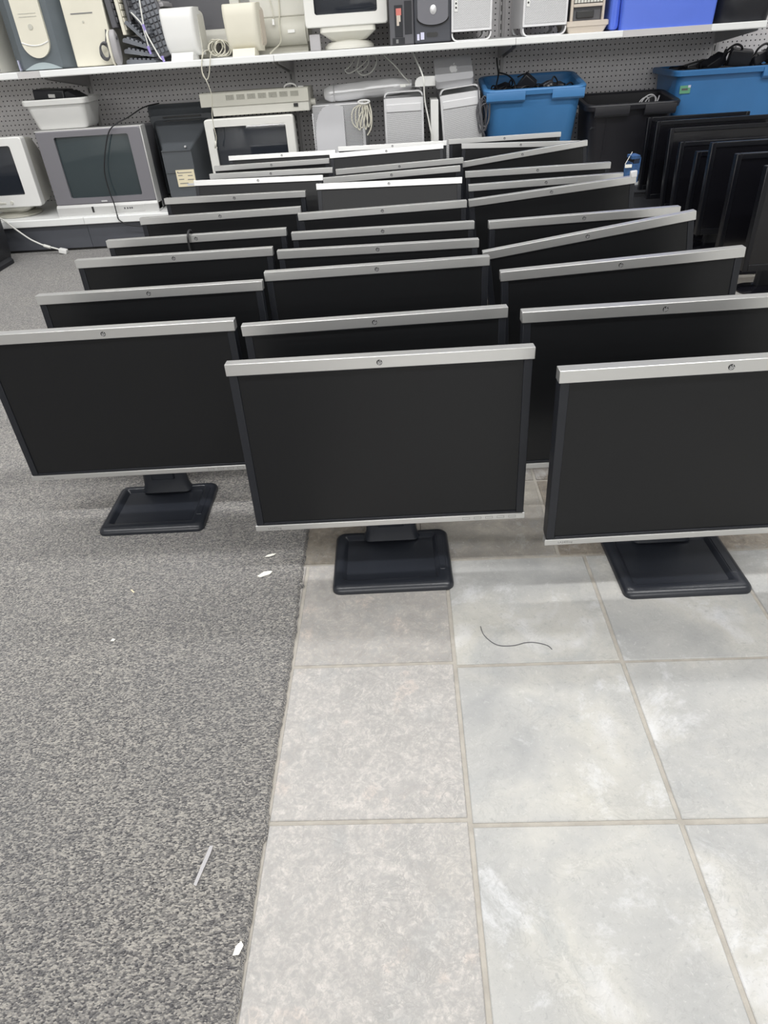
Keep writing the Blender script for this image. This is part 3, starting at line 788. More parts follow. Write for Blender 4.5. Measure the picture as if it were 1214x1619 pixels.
# black tower
t = thing('computer_tower', 'narrow black tower with a red and white sticker on the upper shelf', 'computer', (.008, 4.165, ZS))
obj('case', B().box(-.060, .058, .02, .43, 0, .42, .004), 'black', t)
obj('front_bezel', B().box(-.063, .060, 0, .022, .002, .42, .005), 'greyd', t)
obj('drive_bay', B().box(-.036, .004, -.003, .002, .035, .165, .001, 1).box(.014, .05, -.0025, .002, .045, .18, .001, 1).box(-.050, .012, -.0025, .002, .006, .032, .001, 1), 'black', t)
obj('sticker', B().m(1).box(-.028, -.002, -.0045, -.003, .124, .152).m(0).box(-.026, -.014, -.0045, -.003, .082, .124).box(-.014, -.006, -.0045, -.003, .098, .124), ['pinkb', 'red'], t, label='red and white sticker')
obj('floppy_slot', B().box(-.032, -.02, -.005, .002, .01, .026), 'ink', t)

# charcoal tower with oval badge
t = thing('computer_tower', 'charcoal tower with a silver oval button on the upper shelf', 'computer', (.163, 4.165, ZS))
obj('case', B().box(-.092, .090, .02, .44, 0, .43, .006), 'navy', t)
obj('front_bezel', B().box(-.094, .092, -.002, .022, .003, .43, .008), 'navy', t)
A = [(-.076, .43), (-.076, .108)] + [(-.076 * math.cos(PI * k / 14), .108 - .032 * math.sin(PI * k / 14)) for k in range(1, 14)] + [(.076, .108), (.076, .43)]
obj('curved_panel', B().prism(A, 'y', -.014, 0), 'navylt', t)
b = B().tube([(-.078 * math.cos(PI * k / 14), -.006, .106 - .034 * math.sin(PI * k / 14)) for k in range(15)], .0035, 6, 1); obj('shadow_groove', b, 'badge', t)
obj('power_button', B().loft([[(.002 + .016 * s * math.cos(a), y, .137 + .020 * s * math.sin(a)) for a in [2 * PI * k / 20 for k in range(20)]] for s, y in ((1, -.012), (1, -.016), (.7, -.019))]), 'aluframe', t, label='silver oval button')
obj('sticker', B().box(-.062, -.044, -.0035, -.001, .018, .048).box(-.080, -.068, -.0035, -.001, .016, .042), 'lilac', t)
obj('front_port', B().prism(rr(-.034, .026, .026, .046, .009), 'y', -.004, .001), 'badge', t)

# aluminium towers with looped handles
def alu_tower(label, loc, w, lean=0, zc=None, top=True):
    t = thing('aluminium_tower', label, 'computer', loc, 0, 'aluminium towers with looped handles')
    L = (0, rad(-lean), 0); h = w / 2; z0, z1 = .040, .480; D = .44
    b = B().loft([rry(-h + .004, h - .004, z0, z1, .003, 0), rry(-h + .002, h - .002, z0, z1, .003, .004), rry(-h + .002, h - .002, z0, z1, .003, D)])
    obj('case', b, 'alu', t, rot=L)
    obj('mesh_front', B().box(-h + .010, h - .010, -.003, .001, z0 + .012, z1 - .065, .001, 1), 'perff', t, rot=L)
    b = B(); r = .026
    for sgn, za, zb in ((1, z1, z1 + .030), (-1, z0, z0 - .040)):
        P = [(-h, za)]
        n = 6
        for k in range(n + 1):
            a = PI - PI / 2 * k / n
            P.append((-h + r + r * math.cos(a), zb - sgn * r + sgn * r * math.sin(a)))
        for k in range(n + 1):
            a = PI / 2 - PI / 2 * k / n
            P.append((h - r + r * math.cos(a), zb - sgn * r + sgn * r * math.sin(a)))
        P.append((h, za))
        inner = [(x * (1 - .006 / h), z - sgn * .005 if abs(z - za) > 1e-6 else z) for x, z in P]
        for ya, yb in ((-.002, .075), (D - .075, D)) if sgn > 0 else ((-.002, .075), (D - .075, D)):
            for (p, q, ip, iq) in zip(P, P[1:], inner, inner[1:]):
                b.loft([[(p[0], ya, p[1]), (q[0], ya, q[1]), (iq[0], ya, iq[1]), (ip[0], ya, ip[1])], [(p[0], yb, p[1]), (q[0], yb, q[1]), (iq[0], yb, iq[1]), (ip[0], yb, ip[1])]])
    b.box(-h - .0005, -h + .005, -.002, D, z0 - .006, z1 + .006).box(h - .005, h + .0005, -.002, D, z0 - .006, z1 + .006)
    obj('handle_frame', b, 'aluframe', t, rot=L)
    b = B()
    b.box(-h + .014, -h + .030, -.006, -.002, z0 + .082, z0 + .30)
    if top is False:
        obj('port_strip', b, 'white', t, rot=L)
        b = B()
        for i in range(5): b.disc_y(-h + .022, z0 + .098 + i * .017, -.0075, -.005, .0045, 10)
        obj('port', b, 'badge', t, rot=L)
    else: b.bm.free()
    obj('top_band', B().box(-h + .012, h - .012, -.0045, .001, z1 - .062, z1 - .028, .001, 1), 'alu', t, rot=L)
    obj('drive_line', B().box(-h + .010, h - .010, -.003, .002, z1 - .066, z1 - .064), 'ink', t, rot=L)
    return t
alu_tower('aluminium tower with looped feet on the upper shelf, beside the charcoal tower', (.357, 4.165, ZS), .200, top=False)
alu_tower('aluminium tower with looped feet on the upper shelf, beside the beige label printer', (.722, 4.165, ZS), .218, top=False)
# beige device beside it
t = thing('label_printer', 'small beige printer with a dark paper slot on the upper shelf', 'printer', (.935, 4.155, ZS))
obj('base_tray', B().loft([rrz(-.090, .082, 0, .28, .01, 0), rrz(-.100, .098, -.006, .29, .012, .028)]).loft([rrz(-.103, .103, -.010, .29, .012, .028), rrz(-.103, .103, -.010, .29, .012, .046), rrz(-.096, .096, -.004, .28, .01, .050)]), 'pinkb', t)
b = B().box(-.088, -.074, .01, .03, .048, .30, .004).box(.068, .080, .01, .03, .048, .30, .004).box(-.074, .068, .012, .03, .105, .118, .002)
obj('frame', b, 'pinkb', t)
obj('body', B().box(-.074, .068, .03, .25, .048, .30, .004), 'greyd', t)
obj('paper_slot', B().box(-.055, .030, .02, .032, .06, .09, .003), 'badge', t)
b = B()
for i in range(9): b.box(-.070 + i * .0155, -.058 + i * .0155, .016, .03, .122, .20)
obj('grille', b, 'beige', t)
# blue box and black bag
t = thing('plastic_box', 'royal blue plastic box at the right end of the upper shelf', 'box', (1.31, 4.10, ZS))
obj('body', B().loft([rrz(-.220, .225, 0, .42, .012, 0), rrz(-.228, .235, -.006, .43, .014, .30), rrz(-.240, .247, -.016, .44, .018, .302), rrz(-.240, .247, -.016, .44, .018, .322), rrz(-.226, .233, -.004, .425, .014, .322), rrz(-.212, .217, .008, .41, .012, .02)]), 'royal', t)
b = B().box(-.27, -.222, .04, .30, .0, .28, .02)
obj('side_flap', b, 'royal', t)
t = thing('bag', 'black bag slumped at the right end of the upper shelf past the blue box', 'bag', (1.69, 4.10, ZS))
rings = []
for k in range(11):
    q = k / 10; s = (.95 + .10 * math.sin(PI * min(1, q * 1.4))) * (1 if q < .75 else 1 - (q - .75) * 1.2)
    z = q * .30
    rings.append([(.138 * s * (1 if abs(math.cos(a)) < .2 else 1) * math.copysign(abs(math.cos(a)) ** .5, math.cos(a)) + .004 * noise.noise((a * 2, q * 6, 1)), .17 + .165 * s * math.copysign(abs(math.sin(a)) ** .5, math.sin(a)) + .008 * noise.noise((a * 3, q * 7, 5)), z) for a in [2 * PI * i / 36 for i in range(36)]])
obj('body', B().loft(rings), 'black', t)
obj('strap', B().tube([(-.08, .05, .26), (-.07, .03, .33), (0, .02, .37), (.07, .03, .33), (.08, .05, .26)], .009, 8), 'rubber', t)

# ------------------------------------------------------------------ base shelf
# white tube monitor cut by the left edge
t = thing('crt_monitor', 'white tube monitor cut off by the left photo edge on the base shelf', 'monitor', (-2.33, 4.15, ZD))
b = B(); frame_y(b, -.21, .215, .062, .415, -.155, .140, .125, .375, 0, .05, .016, .014); obj('bezel', b, 'white', t)
obj('screen', tube_screen(B(), -.158, .143, .122, .378, .020, .013), 'crt2', t)
b = B().loft([rry(-.207, .212, .065, .412, .014, .045), rry(-.200, .207, .070, .40, .02, .15), rry(-.13, .15, .09, .33, .03, .32), rry(-.11, .13, .10, .30, .03, .40)])
obj('rear_shell', b, 'beige', t)
obj('swivel_neck', B().loft([rrz(-.10, .11, .04, .24, .03, .072), rrz(-.11, .12, .03, .25, .03, .05), rrz(-.06, .07, .07, .2, .03, .02)]), 'beige', t)
obj('foot_disc', B().lathe([(.10, 0), (.125, .002), (.125, .010), (.09, .024)], (0, .14, 0), 32), 'beige2', t)
obj('control_knob', B().disc_y(.045, .088, -.006, .002, .009, 16), 'beige', t)
obj('button', B().box(-.03, .01, -.004, .002, .082, .092, .001, 1), 'beige', t)

# grey tube television
t = thing('television', 'silver grey tube television with a dark screen on the base shelf', 'television', (-1.725, 4.14, ZD))
b = B(); frame_y(b, -.297, .292, .058, .430, -.200, .217, .092, .400, 0, .07, .014, .012); obj('frame', b, 'tvs', t)
obj('edge_trim', B().box(.290, .297, -.003, .075, .010, .432, .002, 1).box(-.300, .297, .004, .075, .428, .434, .002, 1), 'tvl', t)
obj('screen', tube_screen(B(), -.204, .221, .088, .404, .016, .012), 'crt', t)
obj('lower_fascia', B().loft([rrz(-.302, .297, -.012, .07, .006, 0), rrz(-.302, .297, -.012, .07, .006, .045), rrz(-.300, .295, -.002, .07, .006, .058)]), 'tvl', t)
b = B().loft([rry(-.294, .294, .004, .430, .012, .065), rry(-.290, .292, .004, .425, .016, .22), rry(-.19, .20, .02, .33, .03, .40), rry(-.17, .18, .03, .30, .03, .46)])
obj('rear_shell', b, 'greyd', t)
obj('sensor_window', B().box(-.093, -.082, -.0145, -.010, .016, .046), 'badge', t)
obj('maker_plate', B().box(-.030, .005, -.004, .001, .066, .074, .001, 1), 'aluframe', t)
b = B()
for x in (.095, .112, .126, .138): b.box(x, x + .009, -.0145, -.010, .024, .033, .001, 1)
obj('button', b, 'greyd', t)
obj('front_flap', B().box(.02, .215, -.0135, -.010, .010, .044, .001, 1), 'tvl', t)
# black lead in front of it
b = B().tube([(-1.40, 4.46, .70), (-1.44, 4.30, .695), (-1.50, 4.18, .66), (-1.56, 4.125, .635), (-1.612, 4.118, .585), (-1.675, 4.112, .435), (-1.683, 4.110, .33), (-1.672, 4.105, .25), (-1.664, 4.085, .195), (-1.655, 4.076, .165), (-1.60, 4.074, .135), (-1.53, 4.076, .125)], .0032, 8)
tag(obj('power_lead', b, 'rubber'), 'thin black lead hanging down in front of the television screen', 'cable')

# white bin on the television
def tote(name, label, cat, loc, w, d, h, taper, matn, lip=.02, lips=(), r=.05, rotz=0, wall=.006, group=None):
    t = thing(name, label, cat, loc, rotz, group)
    hw = w / 2; a = taper
    R = lambda e, z, rad_: rrz(-hw + e, hw - e, e, d - e, rad_, z, 6)
    b = B().loft([R(a + .01, 0, r * .7), R(a, .012, r), R(lip, h - .03, r), R(lip - .002, h - .028, r), R(.002, h - .026, r), R(0, h - .006, r), R(.004, h, r), R(lip, h, r), R(lip + wall, h - .008, r * .95), R(a + wall + .006, .015, r * .8)])
    if matn == 'binblk':
        for xx in (-.12, .10): b.loft([[(xx - .006, a - .004, .03), (xx + .006, a - .004, .03), (xx + .006, a + .01, .03), (xx - .006, a + .01, .03)], [(xx - .006 * 1.1, lip - .003, h - .035), (xx + .007, lip - .003, h - .035), (xx + .007, lip + .01, h - .035), (xx - .0066, lip + .01, h - .035)]])
    obj('tub', b, matn, t)
    for (x0, x1) in lips:
        obj('handle_lip', B().prism([(-.0015, h - .008), (-.0030, h - .012), (-.0030, h - .046), (.006, h - .056), (.016, h - .056), (.016, h - .02)], 'x', x0, x1), matn, t)
    return t
tote('plastic_bin', 'white plastic bin full of black chargers, sitting on the grey television', 'bin', (-1.873, 4.14, .6265), .350, .27, .142, .034, 'white', lip=.014, r=.03)
t = thing('charger', 'flat black chargers with a small white label in the white bin', 'charger', (-1.885, 4.27, .672))
b = B().box(-.115, .055, -.07, .08, .02, .135, .008, T=Matrix.Rotation(rad(4), 4, 'Y')); obj('case', b, 'black', t)
obj('label', B().box(-.03, .005, -.074, -.069, .100, .116, T=Matrix.Rotation(rad(4), 4, 'Y')), 'white', t)
t2 = tag(obj('charger', B().prism([(.065, .0), (.135, 0), (.142, .09), (.08, .125), (.062, .12)], 'y', -.06, .07), 'black', None, (-1.885, 4.27, .672)), 'black wedge shaped charger at the right side of the white bin', 'charger')

# black tube monitor turned round
t = thing('crt_monitor', 'black tube monitor with its back turned and a cream sticker, on the base shelf', 'monitor', (-1.262, 4.155, ZD))
b = B().loft([rry(-.225, .195, .02, .500, .02, .40), rry(-.225, .195, .02, .500, .02, .345), rry(-.215, .185, .03, .485, .02, .335), rry(-.20, .17, .04, .450, .02, .27)])
obj('front_shell', b, 'charcoal', t)
b = B().loft([rry(-.185, .150, .05, .43, .02, .275), rry(-.090, .080, .06, .315, .012, .03), rry(-.088, .078, .062, .305, .012, .0)])
b.box(-.086, .076, -.004, .003, .190, .193).box(-.088, .078, -.005, .003, .298, .303)
obj('rear_shell', b, 'charcoal', t)
obj('rear_vent', B().box(-.12, .10, .262, .30, .40, .405).box(-.12, .10, .255, .30, .42, .425).box(-.12, .10, .255, .30, .44, .445), 'badge', t)
b = B().m(0).box(-.030, .074, -.0065, -.003, .118, .204).m(1)
for i, (x0, x1, z) in enumerate(((-.02, .06, .188), (-.02, .005, .175), (.035, .062, .172), (-.02, .01, .155), (.03, .064, .152), (-.018, .03, .134))): b.box(x0, x1, -.0075, -.006, z, z + .0035)
b.box(-.022, -.016, -.0075, -.006, .190, .196).m(2).box(.022, .070, -.0072, -.006, .122, .134)
obj('sticker', b, ['label', 'ink', 'foam'], t, label='cream regulatory sticker')
obj('screw_cover', B().box(.046, .056, -.006, .01, .312, .322, .002, 1), 'aluframe', t)
obj('tilt_stand', B().loft([rrz(-.10, .09, .06, .26, .03, .0), rrz(-.09, .08, .07, .25, .03, .03), rrz(-.07, .06, .09, .23, .03, .07)]), 'black', t)

# beige tube monitor
t = crt_monitor('crt_monitor', 'beige tube monitor under the dot matrix printer on the base shelf', -.838, 4.145, ZD, .243, .06, .437, .198, .115, .400, 'offw', 'crt2', .42)
obj('swivel_neck', B().loft([rrz(-.10, .10, .05, .26, .03, .075), rrz(-.11, .11, .04, .27, .03, .05), rrz(-.07, .07, .08, .22, .03, .02)]), 'beige', t)
obj('foot_disc', B().lathe([(.11, 0), (.13, .002), (.13, .012), (.09, .024)], (0, .15, 0), 32), 'beige2', t)
# dot matrix printer
t = thing('dot_matrix_printer', 'wide beige dot matrix printer with vent slots, on top of a tube monitor', 'printer', (-.795, 4.175, .628))
obj('cover', B().prism([(0, .055), (.004, .113), (.02, .118), (.24, .112), (.25, .05)], 'x', -.292, .292), 'beige2', t)
obj('lower_body', B().box(-.235, .290, .006, .25, .010, .056, .003), 'beige', t)
for xx in (-.18, .24):
    for yy in (.03, .21): obj('foot', B().lathe([(.012, 0), (.012, .011)], (xx, yy, 0), 14), 'badge', t)
b = B(); 
for gidx in range(7):
    for i in range(6):
        x = -.150 + gidx * .058 + i * .0075
        b.box(x, x + .0042, -.0006, .006, .082, .105)
obj('vent_slots', b, 'vent', t)
obj('feed_window', B().box(.208, .232, .002, .008, .032, .048), 'badge', t)
obj('paper_knob', B().tube([(.290, .12, .042), (.315, .12, .042)], .016, 16, 1), 'beige', t)
obj('top_handle', B().tube([(.160, .06, .112), (.165, .055, .126), (.185, .055, .134), (.205, .055, .134), (.222, .055, .126), (.227, .06, .112)], .004, 8).box(.235, .265, .05, .07, .112, .122, .002, 1), 'white', t)

# perforated tower with the grey sheet leaning on it
t = thing('perforated_tower', 'aluminium tower turned to show its perforated back, left of the wire bundle', 'computer', (-.355, 4.22, ZD))
obj('case', B().box(-.140, .140, .004, .42, .0, .465, .003), 'alu', t)
obj('perforated_panel', B().box(-.138, .125, -.001, .005, .02, .462), 'perf', t)
obj('edge_rail', B().box(.126, .142, -.004, .42, 0, .462, .003), 'aluframe', t)
obj('edge_rail', B().box(-.145, -.138, -.004, .42, 0, .43, .003), 'aluframe', t)
t = thing('foam_sheet', 'pale grey sheet with a rounded corner leaning on the perforated tower', 'sheet', (-.408, 4.195, ZD))
poly = [(-.080, 0), (.083, 0), (.083, .455), (.02, .468), (-.025, .455), (-.055, .425), (-.070, .385), (-.078, .33)]
obj('sheet', B().prism(poly, 'y', 0, .008), 'foam', t, rot=(rad(-2), 0, 0))
t.children[0].location = (0, 0, 0)
# wrapped silver bundle
t = thing('wrapped_roll', 'long silver roll wrapped in clear plastic lying above the aluminium towers', 'roll', (-.19, 4.33, .708))
P = []
rings = []
for k in range(25):
    q = k / 24; x = -.240 + .48 * q
    rad_y = .050 * (1 - .25 * (q > .8) * (q - .8) / .2); rad_z = .041 * (1 - .45 * max(0, q - .8) / .2)
    if q < .06: rad_y *= .6 + q / .06 * .4; rad_z *= .6 + q / .06 * .4
    if .10 < q < .14: rad_y *= .95; rad_z *= .93
    rings.append([(x, rad_y * math.cos(a) + .003 * noise.noise((x * 20, a * 2, 3)), x * .045 + rad_z * math.sin(a) + .004 * noise.noise((x * 14, a * 1.5, 8))) for a in [2 * PI * i / 24 for i in range(24)]])
obj('roll', B().loft(rings), 'foil', t)
obj('tape_band', B().tube([(-.185, .052 * math.cos(a), -.008 + .042 * math.sin(a)) for a in [2 * PI * i / 16 for i in range(16)]], .0025, 6, 1, True), 'aluframe', t)
obj('seam_fold', B().loft([[(-.20, -.0495, -.014), (-.20, -.054, -.010), (-.20, -.049, -.006)], [(.14, -.0485, .002), (.14, -.052, .006), (.14, -.047, .010)]]), 'foil', t)
# white cable loops above the roll
b = B()
b.tube([(-.235, 4.40, .880), (-.25, 4.39, .855), (-.285, 4.37, .815), (-.31, 4.365, .80), (-.29, 4.36, .785), (-.25, 4.36, .80), (-.20, 4.37, .83), (-.165, 4.38, .865)], .0035, 8)
b.tube([(-.22, 4.40, .875), (-.235, 4.38, .84), (-.245, 4.37, .80), (-.225, 4.365, .775), (-.185, 4.365, .775), (-.15, 4.37, .80), (-.135, 4.38, .84), (-.15, 4.39, .868)], .004, 8)
b.tube([(-.19, 4.385, .868), (-.18, 4.375, .83), (-.205, 4.37, .80), (-.235, 4.365, .79)], .003, 8)
tag(obj('cable_loops', b, 'cablew'), 'loops of white cable hanging above the silver wrapped roll', 'cable')
b = B().tube([(-.10, 4.36, .868), (-.08, 4.33, .845), (-.034, 4.30, .805), (.005, 4.27, .762), (.030, 4.255, .738), (.034, 4.235, .722), (.015, 4.225, .722)], .0032, 8)
b.box(-.014, .018, 4.215, 4.232, .713, .728, .003, T=Matrix.Identity(4))
tag(obj('white_cable', b, 'cablew'), 'thin white cable running down to a plug at the right end of the wrapped roll', 'cable')
b = B().tube([(.06, 4.30, .862), (.075, 4.22, .83), (.098, 4.14, .785), (.112, 4.115, .74), (.112, 4.118, .70), (.117, 4.125, .64), (.130, 4.125, .58), (.142, 4.12, .52), (.155, 4.12, .46), (.160, 4.12, .30), (.150, 4.12, .20)], .0040, 8)
tag(obj('white_cable', b, 'cablew'), 'white cable hanging down between aluminium tower and white upright box', 'cable')
# bundled cable on the perforated tower
b = B()
for k in range(5):
    x = -.262 + .016 * k
    b.tube([(-.206, 4.225, .659), (-.206, 4.205, .657), (x - .006, 4.175, .63), (x - .016 + .012 * k * .4, 4.165, .575 - .01 * (k % 3)), (x + .008, 4.16, .545 - .012 * (k % 2)), (x + .020, 4.165, .585), (-.197, 4.20, .657)], .003, 7)
b.tube([(-.190, 4.225, .659), (-.183, 4.20, .655), (-.172, 4.17, .60), (-.178, 4.162, .54), (-.20, 4.165, .505)], .004, 7)
tag(obj('cable_bundle', b, 'cableb'), 'bundle of cream cable tied and hung over the perforated tower', 'cable')
b = B().tube([(-.222 + .030 * math.cos(a) + .012, 4.188, .660 + .008 * math.sin(a)) for a in [2 * PI * i / 14 for i in range(14)]], .005, 8, 2, True)
tag(obj('cable_tie', b, 'white'), 'white loop tying the cream cable bundle at its top', 'cable tie')

alu_tower('aluminium tower standing on the base shelf, left of the white upright box', (.003, 4.145, ZD), .208)
b = B().box(.146, .187, 4.14, 4.33, ZD, .652, .003)
tag(obj('upright_box', b, 'white'), 'slim white upright box between the two aluminium towers', 'box')
t = alu_tower('aluminium tower leaning to the left on the base shelf, beside the blue tote', (.338, 4.145, ZD + .006), .208, lean=4.6)
t['label'] = 'aluminium tower leaning over beside the blue tote, dark cord on its side'
# white adaptor and small aluminium computer on top
t = thing('white_adaptor', 'white half-round adaptor resting on top of the upright aluminium tower', 'adaptor', (.112, 4.20, .712))
b = B().prism([(-.045, 0), (.062, 0), (.062, .043), (-.012, .045)] + [(-.012 - .033 * math.sin(a), .012 + .033 * math.cos(a)) for a in [PI / 2 * k / 6 for k in range(1, 7)]], 'y', 0, .07)
obj('body', b, 'white', t)
t = thing('mini_computer', 'flat square aluminium computer with a white fruit emblem lying on a tower', 'computer', (.275, 4.165, .702))
L = (rad(30), rad(-3), 0)
obj('case', B().loft([rrz(-.0985, .0985, 0, .197, .02, .0), rrz(-.0985, .0985, 0, .197, .02, .036)]), 'alug', t, rot=L)
b = B()
ap = [(0, .010), (.006, .0125), (.012, .011), (.0155, .006), (.0135, .002), (.0125, -.001), (.0135, -.005), (.0165, -.008), (.014, -.014), (.010, -.018), (.006, -.0175), (0, -.016), (-.006, -.0175), (-.010, -.018), (-.014, -.013), (-.0165, -.006), (-.0165, .004), (-.013, .010), (-.007, .0125)]
b.loft([[(x * 1.2, .098 + y * 1.9, .0362) for x, y in ap], [(x * 1.2, .098 + y * 1.9, .0368) for x, y in ap]])
lf = [(.001, .0145), (.003, .020), (.008, .023), (.008, .0185), (.005, .0155)]
b.loft([[(x * 1.2, .098 + y * 1.9, .0362) for x, y in lf], [(x * 1.2, .098 + y * 1.9, .0368) for x, y in lf]])
obj('emblem', b, 'emb', t, rot=L, label='white fruit emblem')
# dark cord coil on the leaning tower
b = B(); rg = random.Random(11)
for k in range(6):
    P = []
    for i in range(7):
        a = 2 * PI * i / 7 + .3 * k
        P.append((.412 + .004 * k + (.018 + .012 * rg.random()) * math.cos(a), 4.122 - .004 * k + .006 * rg.random(), .572 + (.045 + .045 * rg.random()) * math.sin(a)))
    b.tube(P, .0028, 6, 5, True)
b.tube([(.402, 4.115, .64), (.404, 4.108, .60), (.412, 4.106, .56), (.420, 4.11, .50), (.432, 4.12, .47)], .0065, 8)
b.tube([(.40, 4.12, .63), (.396, 4.125, .66), (.395, 4.14, .70), (.392, 4.16, .712)], .0034, 7)
tag(obj('cord', b, 'greyd'), 'coil of dark cord hanging on the side of the leaning aluminium tower', 'cable')

# totes with chargers
tote('storage_tote', 'bright blue storage tote full of black power adaptors on the base shelf', 'tote', (.690, 4.150, ZD), .535, .40, .490, .055, 'blue', lip=.022, lips=((-.255, -.055), (.085, .25)), r=.06, group='storage totes on the base shelf').rotation_euler = (rad(7), 0, 0)
tote('storage_tote', 'black storage tote with a loop of grey cable, next to the bright blue tote', 'tote', (1.205, 4.132, ZD), .50, .36, .392, .05, 'binblk', lip=.025, lips=((-.20, -.02), (.06, .22)), r=.05, group='storage totes on the base shelf').rotation_euler = (rad(5), 0, 0)
tote('storage_tote', 'larger blue storage tote with a green label at the right end of the base shelf', 'tote', (1.80, 4.20, ZD), .74, .44, .515, .05, 'blue2', lip=.026, lips=((.08, .33),), r=.04, group='storage totes on the base shelf')
b = B(); b.m(0).box(1.471, 1.526, 4.2245, 4.2265, .600, .636).m(1)
b.box(1.480, 1.512, 4.2238, 4.2246, .614, .624)
b.m(2).box(1.512, 1.526, 4.2238, 4.2246, .626, .637)
tag(obj('green_label', b, ['green', 'greyd', 'lilac']), 'small green label stuck on the larger blue tote', 'label')
def adaptor(label, loc, rot, size, group, cord=True, prong=False, matn='black'):
    t = thing('power_adaptor', label, 'adaptor', loc, 0, group)
    a, bb, c = size
    obj('case', B().box(-a / 2, a / 2, -bb / 2, bb / 2, 0, c, .006), matn, t, rot=rot)
    if cord:
        rg = random.Random(int(loc[0] * 1000) + 3)
        P = [(a / 2, 0, c / 2), (a / 2 + .03, .01, c / 2 + .02), (a / 2 + .05, .03, .0), (a / 2 + .02, .05, -.015), (-a / 4, bb / 2 + .03, c * .7), (-a / 2 - .02, .02, c * .4)]
        obj('cord', B().tube(P, .0038, 7), 'rubber', t, rot=rot)
    if prong: obj('prong', B().box(-.010, -.008, -bb / 2 - .018, -bb / 2, c * .4, c * .4 + .007).box(.006, .008, -bb / 2 - .018, -bb / 2, c * .4, c * .4 + .007), 'aluframe', t, rot=rot)
    return t
GA = 'black adaptors in the bright blue tote'; GC = 'black adaptors heaped in the larger blue tote'
# filling under the adaptors
def filling(name, label, x0, x1, y0, y1, z0, z1, seed, mm='rubber', amp=.02, group=None):
    rg = random.Random(seed)
    b = B()
    b.grid(lambda u, v: (x0 + (x1 - x0) * u, y0 + (y1 - y0) * v, z1 + amp * noise.noise((u * 5 + seed, v * 5, seed)) - (.03 if u in (0, 1) or v in (0, 1) else 0)), 22, 16)
    for k in range(26):
        cx, cy = rg.uniform(x0 + .05, x1 - .05), rg.uniform(y0 + .04, y1 - .04); r = rg.uniform(.025, .055)
        P = [(min(max(cx + r * math.cos(a), x0 + .012), x1 - .012), min(max(cy + r * .7 * math.sin(a), y0 + .012), y1 - .012), z1 + rg.uniform(-.004, .028)) for a in [2 * PI * i / 6 + rg.random() for i in range(6)]]
        b.tube(P, .0035, 6, 4, True)
    o = obj(name, b, mm); tag(o, label, 'cables', group); o['kind'] = 'stuff'
    return o
filling('tangled_cords', 'mass of tangled black cords filling the bright blue tote', .47, .91, 4.14, 4.44, .5, .655, 2)
filling('tangled_cords', 'mass of dark cords inside the black tote', 1.00, 1.41, 4.14, 4.42, .4, .50, 4)
filling('tangled_cords', 'mass of tangled black cords filling the larger blue tote', 1.48, 2.11, 4.245, 4.60, .5, .690, 6)
adaptor('square black adaptor poking up at the middle of the bright blue tote', (.640, 4.28, .655), (rad(20), rad(38), 0), (.075, .05, .085), GA)
adaptor('black adaptor lying at the back left of the bright blue tote', (.545, 4.33, .655), (rad(10), rad(-12), rad(30)), (.08, .05, .035), GA)
adaptor('black adaptor with shiny prongs at the right of the bright blue tote', (.765, 4.20, .662), (rad(-8), rad(-20), rad(20)), (.06, .06, .035), GA, prong=True)
adaptor('flat black adaptor at the back right of the bright blue tote', (.83, 4.33, .652), (0, rad(6), rad(-20)), (.10, .06, .03), GA)
b = B().tube([(.545, 4.64, .80), (.545, 4.6, .765), (.535, 4.45, .735), (.52, 4.34, .72), (.505, 4.27, .685), (.52, 4.22, .66)], .004, 8).tube([(.545, 4.5, .735), (.575, 4.36, .728), (.60, 4.28, .70), (.605, 4.24, .66)], .004, 8)
tag(obj('cord', b, 'rubber'), 'black cord rising from the bright blue tote to the pegboard', 'cable')
for i, (x, y, z, rx, ry, rz, sz, lb) in enumerate((
    (1.665, 4.33, .700, 10, -25, 20, (.12, .06, .05), 'black adaptor leaning at the left of the heap in the larger blue tote'),
    (1.775, 4.30, .705, 12, 8, -10, (.11, .06, .075), 'boxy black adaptor with a small white mark on the larger blue tote heap'),
    (1.885, 4.32, .705, -8, -15, 35, (.10, .06, .045), 'black adaptor with looped cord at the right of the larger blue tote heap'),
    (1.60, 4.40, .695, 0, -12, 0, (.11, .07, .035), 'flat black adaptor at the back of the larger blue tote heap'),
    (1.975, 4.34, .70, 5, 20, 10, (.10, .09, .07), 'square black adaptor at the far right of the larger blue tote heap'))):
    adaptor(lb, (x, y, z), (rad(rx), rad(ry), rad(rz)), sz, GC)
b = B().tube([(1.69, 4.30, .735), (1.70, 4.28, .775), (1.735, 4.27, .80), (1.77, 4.275, .79), (1.785, 4.29, .765)], .0055, 8)
tag(obj('cord', b, 'rubber'), 'left of two arching black cords on top of the larger blue tote heap', 'cable')
b = B().tube([(1.85, 4.30, .73), (1.86, 4.28, .775), (1.895, 4.275, .795), (1.925, 4.285, .77), (1.93, 4.30, .73)], .0055, 8)
tag(obj('cord', b, 'rubber'), 'right of two arching black cords on top of the larger blue tote heap', 'cable')
b = B()
for k, (cx, r) in enumerate(((1.285, .036), (1.30, .028), (1.27, .024))):
    b.tube([(cx + r * math.cos(a) + .01 * math.sin(a), 4.135 + .012 * k, .575 + r * 1.05 * math.sin(a)) for a in [2 * PI * i / 10 for i in range(10)]], .0032, 7, 4, True)
b.tube([(1.20, 4.14, .575), (1.24, 4.135, .560), (1.27, 4.13, .565), (1.33, 4.15, .57), (1.36, 4.20, .60)], .0032, 7)
tag(obj('grey_cable', b, 'cableg'), 'loops of thin grey cable over the front rim of the black tote', 'cable')

